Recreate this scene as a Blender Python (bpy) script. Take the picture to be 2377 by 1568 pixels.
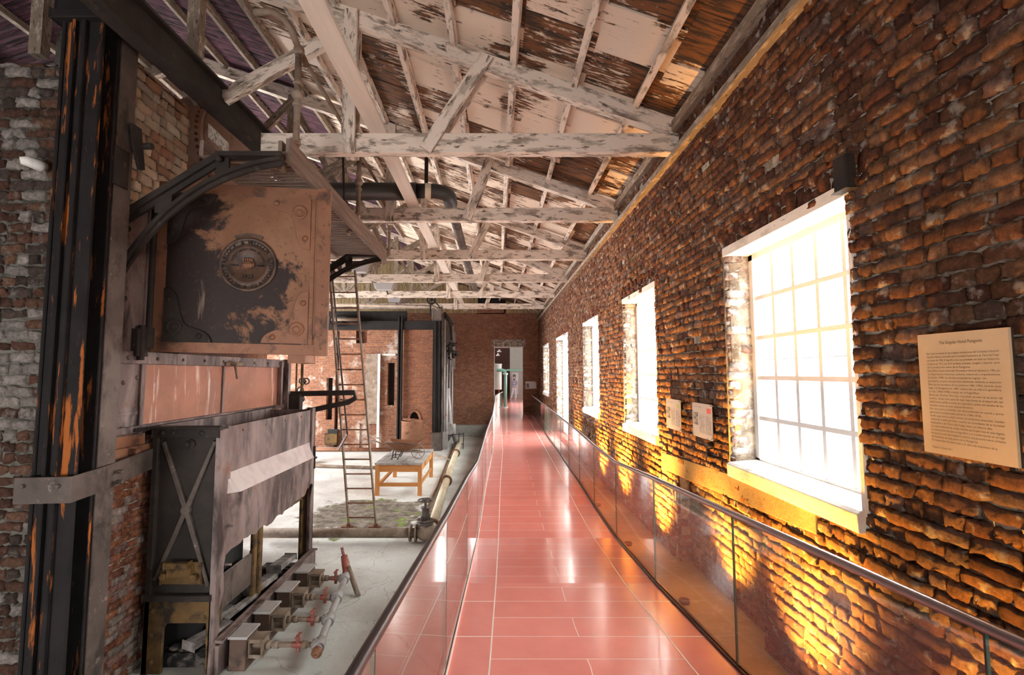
import bpy, bmesh, math, random
import numpy as np
from mathutils import Vector, Matrix
random.seed(7); np.random.seed(7)
SC = bpy.context.scene
for o in list(bpy.data.objects): bpy.data.objects.remove(o)
COL = SC.collection
PI = math.pi
# ------------------------------------------------------------------ camera, sky, exposure
F, PXC, PYC, PITCH, CAMZ = 1115.0, 1150.0, 784.0, math.atan(82/1115.0), 3.05
cd = bpy.data.cameras.new('camera'); cam = bpy.data.objects.new('camera', cd); COL.objects.link(cam)
cam.location = (0, 0, CAMZ); cam.rotation_euler = (PI/2 + PITCH, 0, 0)
cd.sensor_fit = 'HORIZONTAL'; cd.sensor_width = 36; cd.lens = F*36/2377; cd.shift_x = 38.5/2377
cd.clip_start = 0.02; cd.clip_end = 200
SC.camera = cam
W = bpy.data.worlds.new('sky'); SC.world = W; W.use_nodes = True
bg = W.node_tree.nodes['Background']; bg.inputs[0].default_value = (1.0, 0.985, 0.97, 1); bg.inputs[1].default_value = 10.0
SC.view_settings.view_transform = 'Standard'; SC.view_settings.look = 'None'
SC.view_settings.gamma = 1; SC.view_settings.use_curve_mapping = False
SC.view_settings.exposure = 1.55
SC.cycles.use_denoising = True
SC.cycles.max_bounces = 9; SC.cycles.diffuse_bounces = 5; SC.cycles.glossy_bounces = 4
SC.cycles.transparent_max_bounces = 16; SC.cycles.sample_clamp_indirect = 12
SC.cycles.caustics_reflective = False; SC.cycles.caustics_refractive = False

def at(px, py, x=None, y=None, z=None):
    """point of the place seen at a photo position, on the plane X=x, Y=y or Z=z"""
    u = (px-PXC)/F; v = -(py-PYC)/F
    dx, dy, dz = u, math.cos(PITCH)-v*math.sin(PITCH), math.sin(PITCH)+v*math.cos(PITCH)
    t = x/dx if x is not None else (y/dy if y is not None else (z-CAMZ)/dz)
    return Vector((dx*t, dy*t, CAMZ+dz*t))

# ------------------------------------------------------------------ lights of the place, plus added fill openings
def portal(name, loc, rot, sx, sy):
    l = bpy.data.lights.new(name, 'AREA'); l.shape = 'RECTANGLE'; l.size = sx; l.size_y = sy
    l.cycles.is_portal = True
    o = bpy.data.objects.new(name, l); o.location = loc; o.rotation_euler = rot; COL.objects.link(o)
XW = 2.14                                   # inner face of the right wall
WIN = [(2.87, 4.40, 2.22, 4.15), (6.40, 7.98, 2.2, 4.22), (9.95, 11.65, 2.2, 4.2), (14.2, 16.8, 0.98, 4.2), (19.3, 21.4, 2.2, 4.2),
       (-0.75, 0.8, 2.22, 4.15), (-4.3, -2.75, 2.22, 4.15)]
for i, (a, b, c, d) in enumerate(WIN):
    portal('window_daylight', (XW+.42, (a+b)/2, (c+d)/2), (0, PI/2, 0), d-c, b-a)
REAR_FILL = (-7.5, -2.6, 0.2, 2.1)             # opening added out of view in the rear wall for fill light
portal('rear_fill', ((REAR_FILL[0]+REAR_FILL[1])/2, -6.2, (REAR_FILL[2]+REAR_FILL[3])/2), (PI/2, 0, 0), REAR_FILL[1]-REAR_FILL[0], REAR_FILL[3]-REAR_FILL[2])
LEFT_FILL = [(8.8, 19.2)]  # unseen opening added in the left wall to let in more fill
for a, b in LEFT_FILL: portal('left_fill', (-13.3, (a+b)/2, 3.2), (0, -PI/2, 0), 4.0, b-a)
R_UP = math.radians(84)
UPL = [0.4, 1.9, 3.4, 4.75, 6.3, 8.1, 9.7, 12.6, 17.6, 20.6]
for i, y in enumerate(UPL):
    l = bpy.data.lights.new('uplight_lamp', 'SPOT'); l.energy = {4.75: 400, 3.4: 420, 1.9: 400, .4: 260}.get(y, 760)
    l.color = (1.0, 0.47, 0.06); l.spot_size = R_UP; l.spot_blend = 1.0; l.shadow_soft_size = .09
    o = bpy.data.objects.new('uplight_lamp', l); o.location = (1.69 if y != 4.75 else 1.80, y, 0.93)
    o.rotation_euler = (PI, math.radians(36), 0); COL.objects.link(o)

# ------------------------------------------------------------------ materials
def nt(name):
    m = bpy.data.materials.new(name); m.use_nodes = True
    t = m.node_tree; b = t.nodes['Principled BSDF']
    return m, t, b
def N(t, typ, **kw):
    n = t.nodes.new(typ)
    for k, v in kw.items():
        if k.startswith('i_'): n.inputs[int(k[2:]) if k[2:].isdigit() else k[2:].replace('_', ' ')].default_value = v
        else: setattr(n, k, v)
    return n
def coords(t, stretch, use='Object'):
    tc = N(t, 'ShaderNodeTexCoord'); mp = N(t, 'ShaderNodeMapping'); mp.inputs['Scale'].default_value = stretch
    t.links.new(tc.outputs[use], mp.inputs[0]); return mp.outputs[0]
def noise(t, vec, scale, detail=6, rough=.6, dist=0.0):
    n = N(t, 'ShaderNodeTexNoise'); t.links.new(vec, n.inputs['Vector'])
    n.inputs['Scale'].default_value = scale; n.inputs['Detail'].default_value = detail
    n.inputs['Roughness'].default_value = rough; n.inputs['Distortion'].default_value = dist
    return n.outputs[0]
def ramp(t, fac, a, b):
    r = N(t, 'ShaderNodeMapRange'); r.inputs[1].default_value = a; r.inputs[2].default_value = b
    t.links.new(fac, r.inputs[0]); return r.outputs[0]
def mix(t, fac, a, b, mode='MIX'):
    m = N(t, 'ShaderNodeMix', data_type='RGBA', blend_type=mode)
    for s, v in ((m.inputs[0], fac), (m.inputs[6], a), (m.inputs[7], b)):
        if isinstance(v, (int, float)): s.default_value = v
        elif isinstance(v, tuple): s.default_value = (*v, 1) if len(v) == 3 else v
        else: t.links.new(v, s)
    return m.outputs[2]
def bump(t, b, h, strength, dist=.01):
    n = N(t, 'ShaderNodeBump'); n.inputs['Strength'].default_value = strength; n.inputs['Distance'].default_value = dist
    t.links.new(h, n.inputs['Height']); t.links.new(n.outputs[0], b.inputs['Normal'])
def plain(name, c, rough=.6, metal=0.0, bmp=.15, bs=40, var=.18):
    m, t, b = nt(name); v = coords(t, (1, 1, 1)); n = noise(t, v, bs)
    n2 = noise(t, v, 3.0)
    dark = tuple(q*(1-var) for q in c)
    t.links.new(mix(t, n2, dark, c), b.inputs['Base Color'])
    b.inputs['Roughness'].default_value = rough; b.inputs['Metallic'].default_value = metal
    if bmp: bump(t, b, n, bmp)
    return m
def mottle(name, layers, base, rough=.7, metal=0.0, stretch=(1, 1, 1), use='Object', bmp=.3, bscale=30):
    """layers: (colour, noise scale, threshold lo, hi, stretch) painted one over another"""
    m, t, b = nt(name); cur = base
    for k, (c, s, lo, hi, st) in enumerate(layers):
        v = coords(t, st or stretch, use)
        add = N(t, 'ShaderNodeVectorMath', operation='ADD'); add.inputs[1].default_value = (k*7.3, k*3.1, k*5.7)
        t.links.new(v, add.inputs[0])
        f = ramp(t, noise(t, add.outputs[0], s, 8, .65, .2), lo, hi)
        cur = mix(t, f, cur, c)
    t.links.new(cur, b.inputs['Base Color'])
    b.inputs['Roughness'].default_value = rough; b.inputs['Metallic'].default_value = metal
    if rough >= .65: b.inputs['Specular IOR Level'].default_value = .2
    if bmp: bump(t, b, noise(t, coords(t, stretch, use), bscale, 8), bmp)
    return m
M = {}
# flaking paint on timber; UV u runs along each timber in metres
M['timber'] = mottle('flaking_timber', [((.20,.15,.12), 1.3, .45, .6, None), ((.72,.61,.52), 1.9, .42, .50, None), ((.15,.11,.085), 3, .57, .64, None)],
                     (.46,.38,.31), .8, stretch=(1.5, 5, 5), use='UV', bmp=.35, bscale=9)
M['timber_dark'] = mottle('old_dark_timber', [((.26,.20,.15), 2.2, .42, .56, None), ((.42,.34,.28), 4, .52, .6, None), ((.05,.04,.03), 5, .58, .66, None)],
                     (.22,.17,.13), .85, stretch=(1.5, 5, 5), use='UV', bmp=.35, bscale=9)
M['gable_board'] = mottle('yellow_brown_board', [((.30,.21,.11), 2.2, .42, .56, None), ((.10,.065,.035), 4, .55, .63, None)], (.46,.34,.19), .85, stretch=(.8, 8, 8), use='UV', bmp=.35, bscale=9)
M['new_timber'] = mottle('pale_new_plank', [((.60,.50,.42), 1.5, .4, .7, None)], (.70,.60,.52), .6, stretch=(.5, 9, 9), use='UV', bmp=.12, bscale=9)
M['walk_timber'] = mottle('brown_walkway_board', [((.16,.115,.09), 2.5, .4, .6, None), ((.10,.07,.06), 8, .66, .7, (4, 12, 12))], (.25,.185,.15), .7, stretch=(.6, 8, 8), use='UV', bmp=.2, bscale=9)
def roof_mat(name, pale, rust, dark, k, a=(.45, .53), b=(.44, .52)):
    m, t, bs = nt(name)
    v1 = coords(t, (.9, .8, .9)); v2 = coords(t, (2.2, 16, 2.2)); v3 = coords(t, (2.2, 20, 2.2))
    big = ramp(t, noise(t, v1, 1.3*k, 5, .6, .3), a[0], a[1]+.06)
    st = ramp(t, noise(t, v2, 1.6, 8, .7), .40, .60)
    stf = ramp(t, noise(t, v3, 1.1, 8, .7), .46, .56)
    # per-sheet shift of the amount of peeling
    br = N(t, 'ShaderNodeTexBrick'); vv = coords(t, (1, 1, 1)); t.links.new(vv, br.inputs['Vector'])
    at_ = N(t, 'ShaderNodeAttribute', attribute_name='bc')
    sheet = ramp(t, at_.outputs['Fac'], .25, .75)
    t.nodes.remove(br)
    f1 = N(t, 'ShaderNodeMath', operation='MULTIPLY_ADD'); t.links.new(st, f1.inputs[0]); f1.inputs[1].default_value = .9; t.links.new(big, f1.inputs[2])
    f2 = N(t, 'ShaderNodeMath', operation='ADD'); t.links.new(f1.outputs[0], f2.inputs[0]); t.links.new(sheet, f2.inputs[1])
    peel = ramp(t, f2.outputs[0], 1.12, 1.42)
    c = mix(t, stf, rust, dark)
    c = mix(t, peel, pale, c)
    t.links.new(c, bs.inputs['Base Color']); bs.inputs['Roughness'].default_value = .85
    bump(t, bs, st, .35, .01)
    return m
M['roof'] = roof_mat('peeling_roof_board', (.72,.585,.47), (.17,.065,.02), (.035,.02,.012), 1.0)
M['sheet'] = mottle('purple_grey_sheet', [((.055,.03,.038), 1.6, .40, .56, (1, 8, 1)), ((.20,.085,.12), 2.4, .56, .64, (1.5, 16, 1.5)), ((.012,.01,.01), 2, .52, .60, (1, 10, 1))], (.10,.042,.056), .95, bmp=.3)
def brick_mat(name, mortar=False, tint=(1, 1, 1), smear=(.57, .66), smearc=(.50, .40, .32), dirt=.85):
    m, t, b = nt(name); v = coords(t, (1, 1, 1))
    a = N(t, 'ShaderNodeAttribute', attribute_name='bc')
    n = noise(t, v, 26, 8, .7); n3 = noise(t, v, 9, 6, .6)
    c = mix(t, ramp(t, n, .35, .65), a.outputs[0], (.26, .24, .23), 'MULTIPLY')
    c = mix(t, dirt, a.outputs[0], c)
    c = mix(t, ramp(t, n3, smear[0], smear[1]), c, smearc)
    c = mix(t, 1.0, c, tint, 'MULTIPLY')
    t.links.new(c, b.inputs['Base Color']); b.inputs['Roughness'].default_value = .9
    b.inputs['Specular IOR Level'].default_value = .25
    bump(t, b, noise(t, v, 38, 12, .8), 1.0, .022)
    return m
M['brick'] = brick_mat('rough_red_brick')
M['brick_pale'] = brick_mat('limewashed_brick', smear=(.44, .56), smearc=(.72, .66, .60))
M['brick_left'] = brick_mat('sooty_old_brick', smear=(.56, .70), smearc=(.30, .27, .24))
M['brick_cream'] = brick_mat('cream_firebrick', smear=(.62, .72), smearc=(.45, .40, .30), dirt=.3)
M['mortar'] = mottle('crumbling_mortar', [((.24,.19,.14), 9, .45, .6, None), ((.62,.54,.44), 16, .52, .64, None)], (.44,.37,.29), .95, bmp=.9, bscale=40)
M['mortar_dark'] = mottle('grey_mortar', [((.09,.08,.065), 9, .45, .6, None)], (.19,.175,.15), .95, bmp=.9, bscale=40)
def farbrick(name, c1, c2, mo, rot, scale=1.0, white=.6, whitec=(.62,.50,.42)):
    """brickwork seen from afar: rot names the wall's plane ('xz' or 'yz')"""
    m, t, b = nt(name); tc = N(t, 'ShaderNodeTexCoord'); sp = N(t, 'ShaderNodeSeparateXYZ'); cb = N(t, 'ShaderNodeCombineXYZ')
    t.links.new(tc.outputs['Object'], sp.inputs[0])
    t.links.new(sp.outputs[0 if rot == 'xz' else 1], cb.inputs[0]); t.links.new(sp.outputs[2], cb.inputs[1])
    nz = N(t, 'ShaderNodeTexNoise'); nz.inputs['Scale'].default_value = 6; t.links.new(tc.outputs['Object'], nz.inputs['Vector'])
    vm = N(t, 'ShaderNodeVectorMath', operation='MULTIPLY_ADD'); t.links.new(nz.outputs['Color'], vm.inputs[0])
    vm.inputs[1].default_value = (.03, .03, 0); t.links.new(cb.outputs[0], vm.inputs[2])
    br = N(t, 'ShaderNodeTexBrick'); t.links.new(vm.outputs[0], br.inputs['Vector'])
    br.inputs['Color1'].default_value = (*c1, 1); br.inputs['Color2'].default_value = (*c2, 1); br.inputs['Mortar'].default_value = (*mo, 1)
    br.inputs['Scale'].default_value = 1; br.inputs['Brick Width'].default_value = .24; br.inputs['Row Height'].default_value = .085
    br.inputs['Mortar Size'].default_value = .012; br.inputs['Mortar Smooth'].default_value = .4; br.inputs['Bias'].default_value = 0
    v = tc.outputs['Object']; n = noise(t, v, 14, 8, .7); n2 = noise(t, v, 1.1, 8, .7)
    c = mix(t, ramp(t, n, .4, .62), br.outputs[0], (.35, .28, .25), 'MULTIPLY')
    c = mix(t, .6, br.outputs[0], c)
    c = mix(t, ramp(t, n2, white, white+.12), c, whitec)
    t.links.new(c, b.inputs['Base Color']); b.inputs['Roughness'].default_value = .9
    h = N(t, 'ShaderNodeMath', operation='SUBTRACT'); t.links.new(n, h.inputs[0]); t.links.new(br.outputs[1], h.inputs[1])
    bump(t, b, h.outputs[0], .8, .02)
    return m
M['far_red'] = farbrick('far_boiler_brick', (.38,.14,.065), (.24,.08,.045), (.24,.155,.105), 'xz', white=.62)
M['far_red_side'] = farbrick('far_boiler_side_brick', (.42,.15,.07), (.28,.09,.05), (.30,.22,.17), 'yz')
M['far_white'] = farbrick('whitened_boiler_brick', (.38,.15,.07), (.24,.085,.045), (.29,.20,.145), 'xz', white=.54, whitec=(.62,.52,.45))
M['far_end'] = farbrick('end_wall_brick', (.44,.19,.105), (.31,.125,.07), (.24,.16,.12), 'xz', white=.70)
M['left_brick'] = farbrick('left_wall_brick', (.16,.07,.045), (.11,.05,.035), (.11,.085,.07), 'yz')
M['iron'] = mottle('dark_cast_iron', [((.045,.034,.029), 3, .4, .65, None), ((.11,.08,.065), 9, .60, .72, None)], (.026,.02,.018), .65, .0, bmp=.3)
M['iron_black'] = mottle('black_painted_iron', [((.022,.018,.017), 3, .4, .65, None)], (.014,.012,.012), .7, .0, bmp=.25)
M['iron_column'] = mottle('black_column_iron_with_rust', [((.02,.016,.016), 3, .4, .65, None), ((.34,.10,.02), 2.0, .565, .61, (5, 5, .6))], (.011,.009,.009), .75, .0, bmp=.3)
M['iron_grey'] = mottle('dusty_iron', [((.14,.105,.09), 2.5, .4, .62, None), ((.04,.028,.023), 4, .50, .64, (1,1,.6)), ((.28,.23,.21), 12, .62, .74, None)], (.085,.062,.052), .6, .25, bmp=.3)
M['iron_dust'] = mottle('dusty_mauve_iron', [((.24,.175,.16), 1.8, .42, .60, (1.5,1.5,.5)), ((.045,.027,.025), 2.2, .48, .62, (2,2,.6)), ((.17,.07,.04), 3, .60, .7, None)], (.12,.075,.068), .55, .2, bmp=.2)
M['door'] = mottle('rust_brown_plate', [((.40,.19,.10), 1.3, .42, .60, None), ((.065,.045,.045), 1.1, .49, .53, (1, 1, 1)), ((.46,.27,.17), 6, .60, .72, None), ((.10,.06,.05), 22, .62, .7, None)],
                   (.31,.15,.085), .48, .25, bmp=.16, bscale=60)
def door_mat():
    m, t, b = nt('rust_brown_plate'); v = coords(t, (1, 1, 1)); sp = N(t, 'ShaderNodeSeparateXYZ'); t.links.new(v, sp.inputs[0])
    c = mix(t, ramp(t, noise(t, v, 2.0, 7), .4, .62), (.22,.10,.052), (.30,.15,.085))
    n = noise(t, v, 2.1, 8, .68, .3)
    def madd(a, k, c0):
        q = N(t, 'ShaderNodeMath', operation='MULTIPLY_ADD'); t.links.new(a, q.inputs[0]); q.inputs[1].default_value = k
        if isinstance(c0, float): q.inputs[2].default_value = c0
        else: t.links.new(c0, q.inputs[2])
        return q.outputs[0]
    f = madd(sp.outputs[0], -.24, madd(sp.outputs[2], -.13, madd(n, 1.0, .78)))
    c = mix(t, ramp(t, f, .46, .52), c, (.030,.018,.016))
    c = mix(t, ramp(t, noise(t, coords(t, (3, 3, .4)), 2.2, 5), .62, .74), c, (.34,.24,.20))
    c = mix(t, ramp(t, noise(t, v, 24, 6, .7), .58, .72), c, (.09,.045,.03))
    t.links.new(c, b.inputs['Base Color']); b.inputs['Roughness'].default_value = .6; b.inputs['Specular IOR Level'].default_value = .3
    bump(t, b, noise(t, v, 60, 8), .16); return m
M['door'] = door_mat()
M['pale_bend'] = mottle('pale_grey_bend', [((.40,.34,.33), 3, .45, .65, None)], (.52,.46,.44), .8, bmp=.1)  # paler grey for the bent band of the furnace front plate
M['drum_rust'] = mottle('dusty_brown_drum', [((.46,.33,.27), 1.8, .42, .62, None), ((.22,.12,.09), 3, .60, .70, None)], (.38,.25,.20), .7, bmp=.15)
M['box_iron'] = mottle('sooty_brown_iron', [((.17,.10,.07), 5, .45, .62, None), ((.035,.022,.018), 4, .5, .62, None)], (.11,.06,.042), .6, bmp=.25)
M['bronze'] = mottle('dark_cast_emblem', [((.05,.03,.022), 6, .42, .6, None), ((.26,.13,.08), 9, .6, .7, None)], (.12,.065,.042), .5, bmp=.2)
M['rust'] = mottle('rusted_steel', [((.30,.135,.075), 2, .42, .6, None), ((.10,.05,.035), 4, .54, .66, None)], (.24,.105,.058), .6, .2, bmp=.2)
M['rust_orange'] = mottle('bright_rust', [((.55,.24,.05), 5, .45, .55, None), ((.08,.05,.035), 7, .55, .62, None)], (.30,.14,.06), .85, .05, bmp=.6)
M['salmon'] = mottle('salmon_rust_panel', [((.40,.16,.095), 1.7, .42, .6, None), ((.70,.56,.50), 2.2, .57, .66, (3.2,3.2,.35)), ((.22,.13,.11), 3, .62, .7, None)], (.30,.12,.07), .55, .15, bmp=.16)
M['xpanel'] = mottle('sooty_iron_panel', [((.05,.04,.035), 2, .4, .6, None), ((.25,.16,.06), 2.3, .6, .75, None)], (.03,.025,.022), .75, .0, bmp=.35)
M['ochre_iron'] = mottle('ochre_iron', [((.19,.11,.04), 3, .42, .62, None), ((.035,.025,.018), 5, .48, .62, None)], (.12,.07,.03), .7, .15, bmp=.4)
M['pipe_grey'] = mottle('grey_pipe', [((.34,.31,.30), 4, .4, .6, None), ((.25,.13,.08), 6, .60, .7, None)], (.42,.395,.385), .6, .2, bmp=.2)
M['pipe_cream'] = mottle('cream_lagged_pipe', [((.60,.50,.36), 2, .4, .6, None), ((.45,.25,.12), 3, .62, .72, None)], (.72,.63,.48), .8, bmp=.3)
M['pipe_brown'] = mottle('brown_pipe', [((.20,.14,.10), 4, .42, .6, None), ((.40,.35,.30), 7, .58, .7, None)], (.30,.23,.18), .7, .1, bmp=.3)
M['red_valve'] = mottle('flaking_red_paint', [((.16,.07,.05), 20, .48, .6, None), ((.42,.34,.30), 30, .58, .66, None)], (.33,.075,.055), .5, .1, bmp=.3)
M['dark_pipe'] = plain('tarred_pipe', (.03, .028, .027), .5)
M['orange_timber'] = mottle('orange_brown_timber', [((.62,.27,.08), 2, .4, .6, None), ((.28,.12,.05), 5, .6, .7, None)], (.54,.22,.065), .55, stretch=(.8, 9, 9), use='UV', bmp=.2, bscale=8)
M['table_top'] = mottle('worn_grey_tabletop', [((.22,.20,.19), 2, .42, .6, None), ((.62,.62,.60), 3, .56, .68, None)], (.44,.43,.42), .5, bmp=.3)
def concrete():
    m, t, b = nt('old_concrete'); v = coords(t, (1, 1, 1))
    c = mix(t, ramp(t, noise(t, v, .9, 6, .6), .4, .62), (.68,.69,.66), (.52,.50,.47))
    c = mix(t, ramp(t, noise(t, v, 6, 8, .7), .60, .72), c, (.30,.26,.22))
    vo = N(t, 'ShaderNodeTexVoronoi', feature='DISTANCE_TO_EDGE'); vo.inputs['Scale'].default_value = .9
    vv = N(t, 'ShaderNodeVectorMath', operation='MULTIPLY_ADD'); nz = N(t, 'ShaderNodeTexNoise'); nz.inputs['Scale'].default_value = 2.5; nz.inputs['Detail'].default_value = 6
    t.links.new(v, nz.inputs['Vector']); t.links.new(nz.outputs['Color'], vv.inputs[0]); vv.inputs[1].default_value = (.55,.55,0); t.links.new(v, vv.inputs[2])
    t.links.new(vv.outputs[0], vo.inputs['Vector'])
    cr = ramp(t, vo.outputs['Distance'], -.004, .006)
    c = mix(t, cr, (.20,.18,.155), c)
    # bare earthy, mossy patch that really lies under and before the ladder and table
    sp = N(t, 'ShaderNodeVectorMath', operation='DISTANCE'); mp = N(t, 'ShaderNodeMapping'); mp.inputs['Scale'].default_value = (.75, .8, 0)
    t.links.new(v, mp.inputs[0]); t.links.new(mp.outputs[0], sp.inputs[0]); sp.inputs[1].default_value = (-2.75*.75, 10.6*.8, 0)
    nn = noise(t, v, 1.6, 8, .7)
    sub = N(t, 'ShaderNodeMath', operation='MULTIPLY_ADD'); t.links.new(nn, sub.inputs[0]); sub.inputs[1].default_value = 2.2; t.links.new(sp.outputs['Value'], sub.inputs[2])
    earth = ramp(t, sub.outputs[0], 2.16, 2.02)
    ec = mix(t, ramp(t, noise(t, v, 5, 10, .75), .42, .62), (.085,.065,.045), (.30,.26,.21))
    ec = mix(t, ramp(t, noise(t, v, 1.9, 5, .6), .58, .64), ec, (.16,.24,.015))
    c = mix(t, earth, c, ec)
    t.links.new(c, b.inputs['Base Color']); b.inputs['Roughness'].default_value = .75
    bump(t, b, noise(t, v, 18, 10, .7), .5, .03)
    return m
M['concrete'] = concrete()
M['cement'] = mottle('grey_cement', [((.34,.32,.29), 2, .4, .6, None), ((.5,.48,.45), 9, .55, .7, None)], (.42,.40,.37), .85, bmp=.4)
M['lintel'] = mottle('brown_cement_lintel', [((.20,.14,.085), 3, .4, .6, None), ((.10,.07,.045), 12, .6, .7, None)], (.26,.19,.12), .9, bmp=.5)
def tile():
    m, t, b = nt('polished_red_tile'); tc = N(t, 'ShaderNodeTexCoord'); v = tc.outputs['UV']
    br = N(t, 'ShaderNodeTexBrick'); t.links.new(v, br.inputs['Vector'])
    br.inputs['Color1'].default_value = (.72,.235,.20,1); br.inputs['Color2'].default_value = (.67,.21,.175,1); br.inputs['Mortar'].default_value = (.85,.66,.60,1)
    br.inputs['Scale'].default_value = 1; br.inputs['Brick Width'].default_value = 1.24; br.inputs['Row Height'].default_value = .3; br.inputs['Mortar Size'].default_value = .003
    br.inputs['Mortar Smooth'].default_value = .1
    br.offset = .5
    c = mix(t, ramp(t, noise(t, coords(t, (1, 1, 1)), 3, 6), .3, .7), br.outputs[0], (.90,.86,.86), 'MULTIPLY')
    t.links.new(c, b.inputs['Base Color']); b.inputs['Roughness'].default_value = .22
    b.inputs['Specular IOR Level'].default_value = .9; b.inputs['Coat Weight'].default_value = .35; b.inputs['Coat Roughness'].default_value = .1
    bump(t, b, br.outputs[1], -.25, .002)
    return m
M['tile'] = tile()
M['grout'] = plain('pale_grout', (.82, .66, .60), .4, bmp=0)
def glass(name, tint, ior, rough=0.0):
    m = bpy.data.materials.new(name); m.use_nodes = True; t = m.node_tree; t.nodes.clear()
    o = N(t, 'ShaderNodeOutputMaterial'); mx = N(t, 'ShaderNodeMixShader'); fr = N(t, 'ShaderNodeFresnel'); fr.inputs[0].default_value = ior
    ge = N(t, 'ShaderNodeNewGeometry'); mr = N(t, 'ShaderNodeMapRange'); mr.inputs[3].default_value = ior; mr.inputs[4].default_value = 1/ior
    t.links.new(ge.outputs['Backfacing'], mr.inputs[0]); t.links.new(mr.outputs[0], fr.inputs[0])
    tr = N(t, 'ShaderNodeBsdfTransparent'); tr.inputs[0].default_value = (*tint, 1)
    gl = N(t, 'ShaderNodeBsdfGlossy'); gl.inputs['Roughness'].default_value = rough; gl.inputs[0].default_value = (1, 1, 1, 1)
    t.links.new(fr.outputs[0], mx.inputs[0]); t.links.new(tr.outputs[0], mx.inputs[1]); t.links.new(gl.outputs[0], mx.inputs[2]); t.links.new(mx.outputs[0], o.inputs[0])
    return m
M['glass'] = glass('balustrade_glass', (.93, .96, .95), 1.62)
M['window_glass'] = glass('window_glass', (.98, .99, .99), 1.3)
M['glass_edge'] = plain('green_glass_edge', (.05, .16, .12), .2, bmp=0)
M['steel'] = plain('brushed_handrail_steel', (.42, .38, .40), .28, .9, .05, 90)
M['dark_steel'] = plain('dark_handrail', (.055, .04, .042), .32, .6, .05, 90)
M['white_paint'] = plain('white_window_paint', (.80, .77, .74), .5, bmp=.1)
M['whitewash'] = mottle('whitewashed_plaster', [((.60,.55,.50), 6, .5, .65, None)], (.80,.76,.72), .8, bmp=.5)
M['white_wall'] = plain('white_plaster', (.52, .52, .47), .8)
M['green_paint'] = plain('green_pipe_paint', (.22, .50, .38), .35, bmp=.05)
M['mint_paint'] = plain('pale_mint_paint', (.62, .76, .72), .35, bmp=.05)
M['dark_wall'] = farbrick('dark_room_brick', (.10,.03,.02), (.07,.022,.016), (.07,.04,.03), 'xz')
M['paper'] = mottle('buff_parchment', [((.58,.42,.26), 3, .4, .7, None)], (.68,.52,.34), .7, bmp=.05)
M['ink'] = plain('black_ink', (.035, .025, .02), .7, bmp=0)
M['board_edge'] = plain('dark_board_backing', (.05, .035, .02), .7)
M['plaque'] = plain('brushed_plaque', (.50, .47, .47), .35, .3, .03, 80)
M['plaque_white'] = plain('white_plaque', (.80, .78, .76), .4, bmp=0)
M['photo_grey'] = mottle('grey_photo_print', [((.06,.06,.06), 30, .45, .55, None)], (.30,.29,.28), .5, bmp=0)
M['red_print'] = plain('red_print', (.55, .09, .06), .5, bmp=0)
M['green_print'] = plain('green_print', (.30, .36, .16), .5, bmp=0)
M['coal'] = mottle('ash_and_clinker', [((.16,.14,.13), 12, .5, .62, None)], (.03,.027,.025), .95, bmp=.9)
M['dust_plank'] = mottle('dusty_board', [((.13,.11,.10), 7, .4, .6, None)], (.30,.27,.26), .9, bmp=.3)
M['skin'] = plain('skin', (.70, .48, .40), .6, bmp=0)
M['white_cloth'] = plain('white_cloth', (.82, .80, .86), .8, bmp=.1)
M['blue_cloth'] = plain('dark_blue_cloth', (.06, .07, .16), .8, bmp=.1)
M['check_cloth'] = mottle('blue_checked_cloth', [((.20,.24,.42), 18, .48, .52, None)], (.62,.64,.74), .8, bmp=0)
M['render_wall'] = plain('pale_render', (.55, .54, .53), .9)
M['eave'] = plain('grey_eave', (.10, .10, .11), .8)
M['ground'] = plain('pale_gravel', (.5, .48, .45), .95)
M['black'] = plain('soot_black', (.012, .01, .01), .8, bmp=0)
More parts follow.
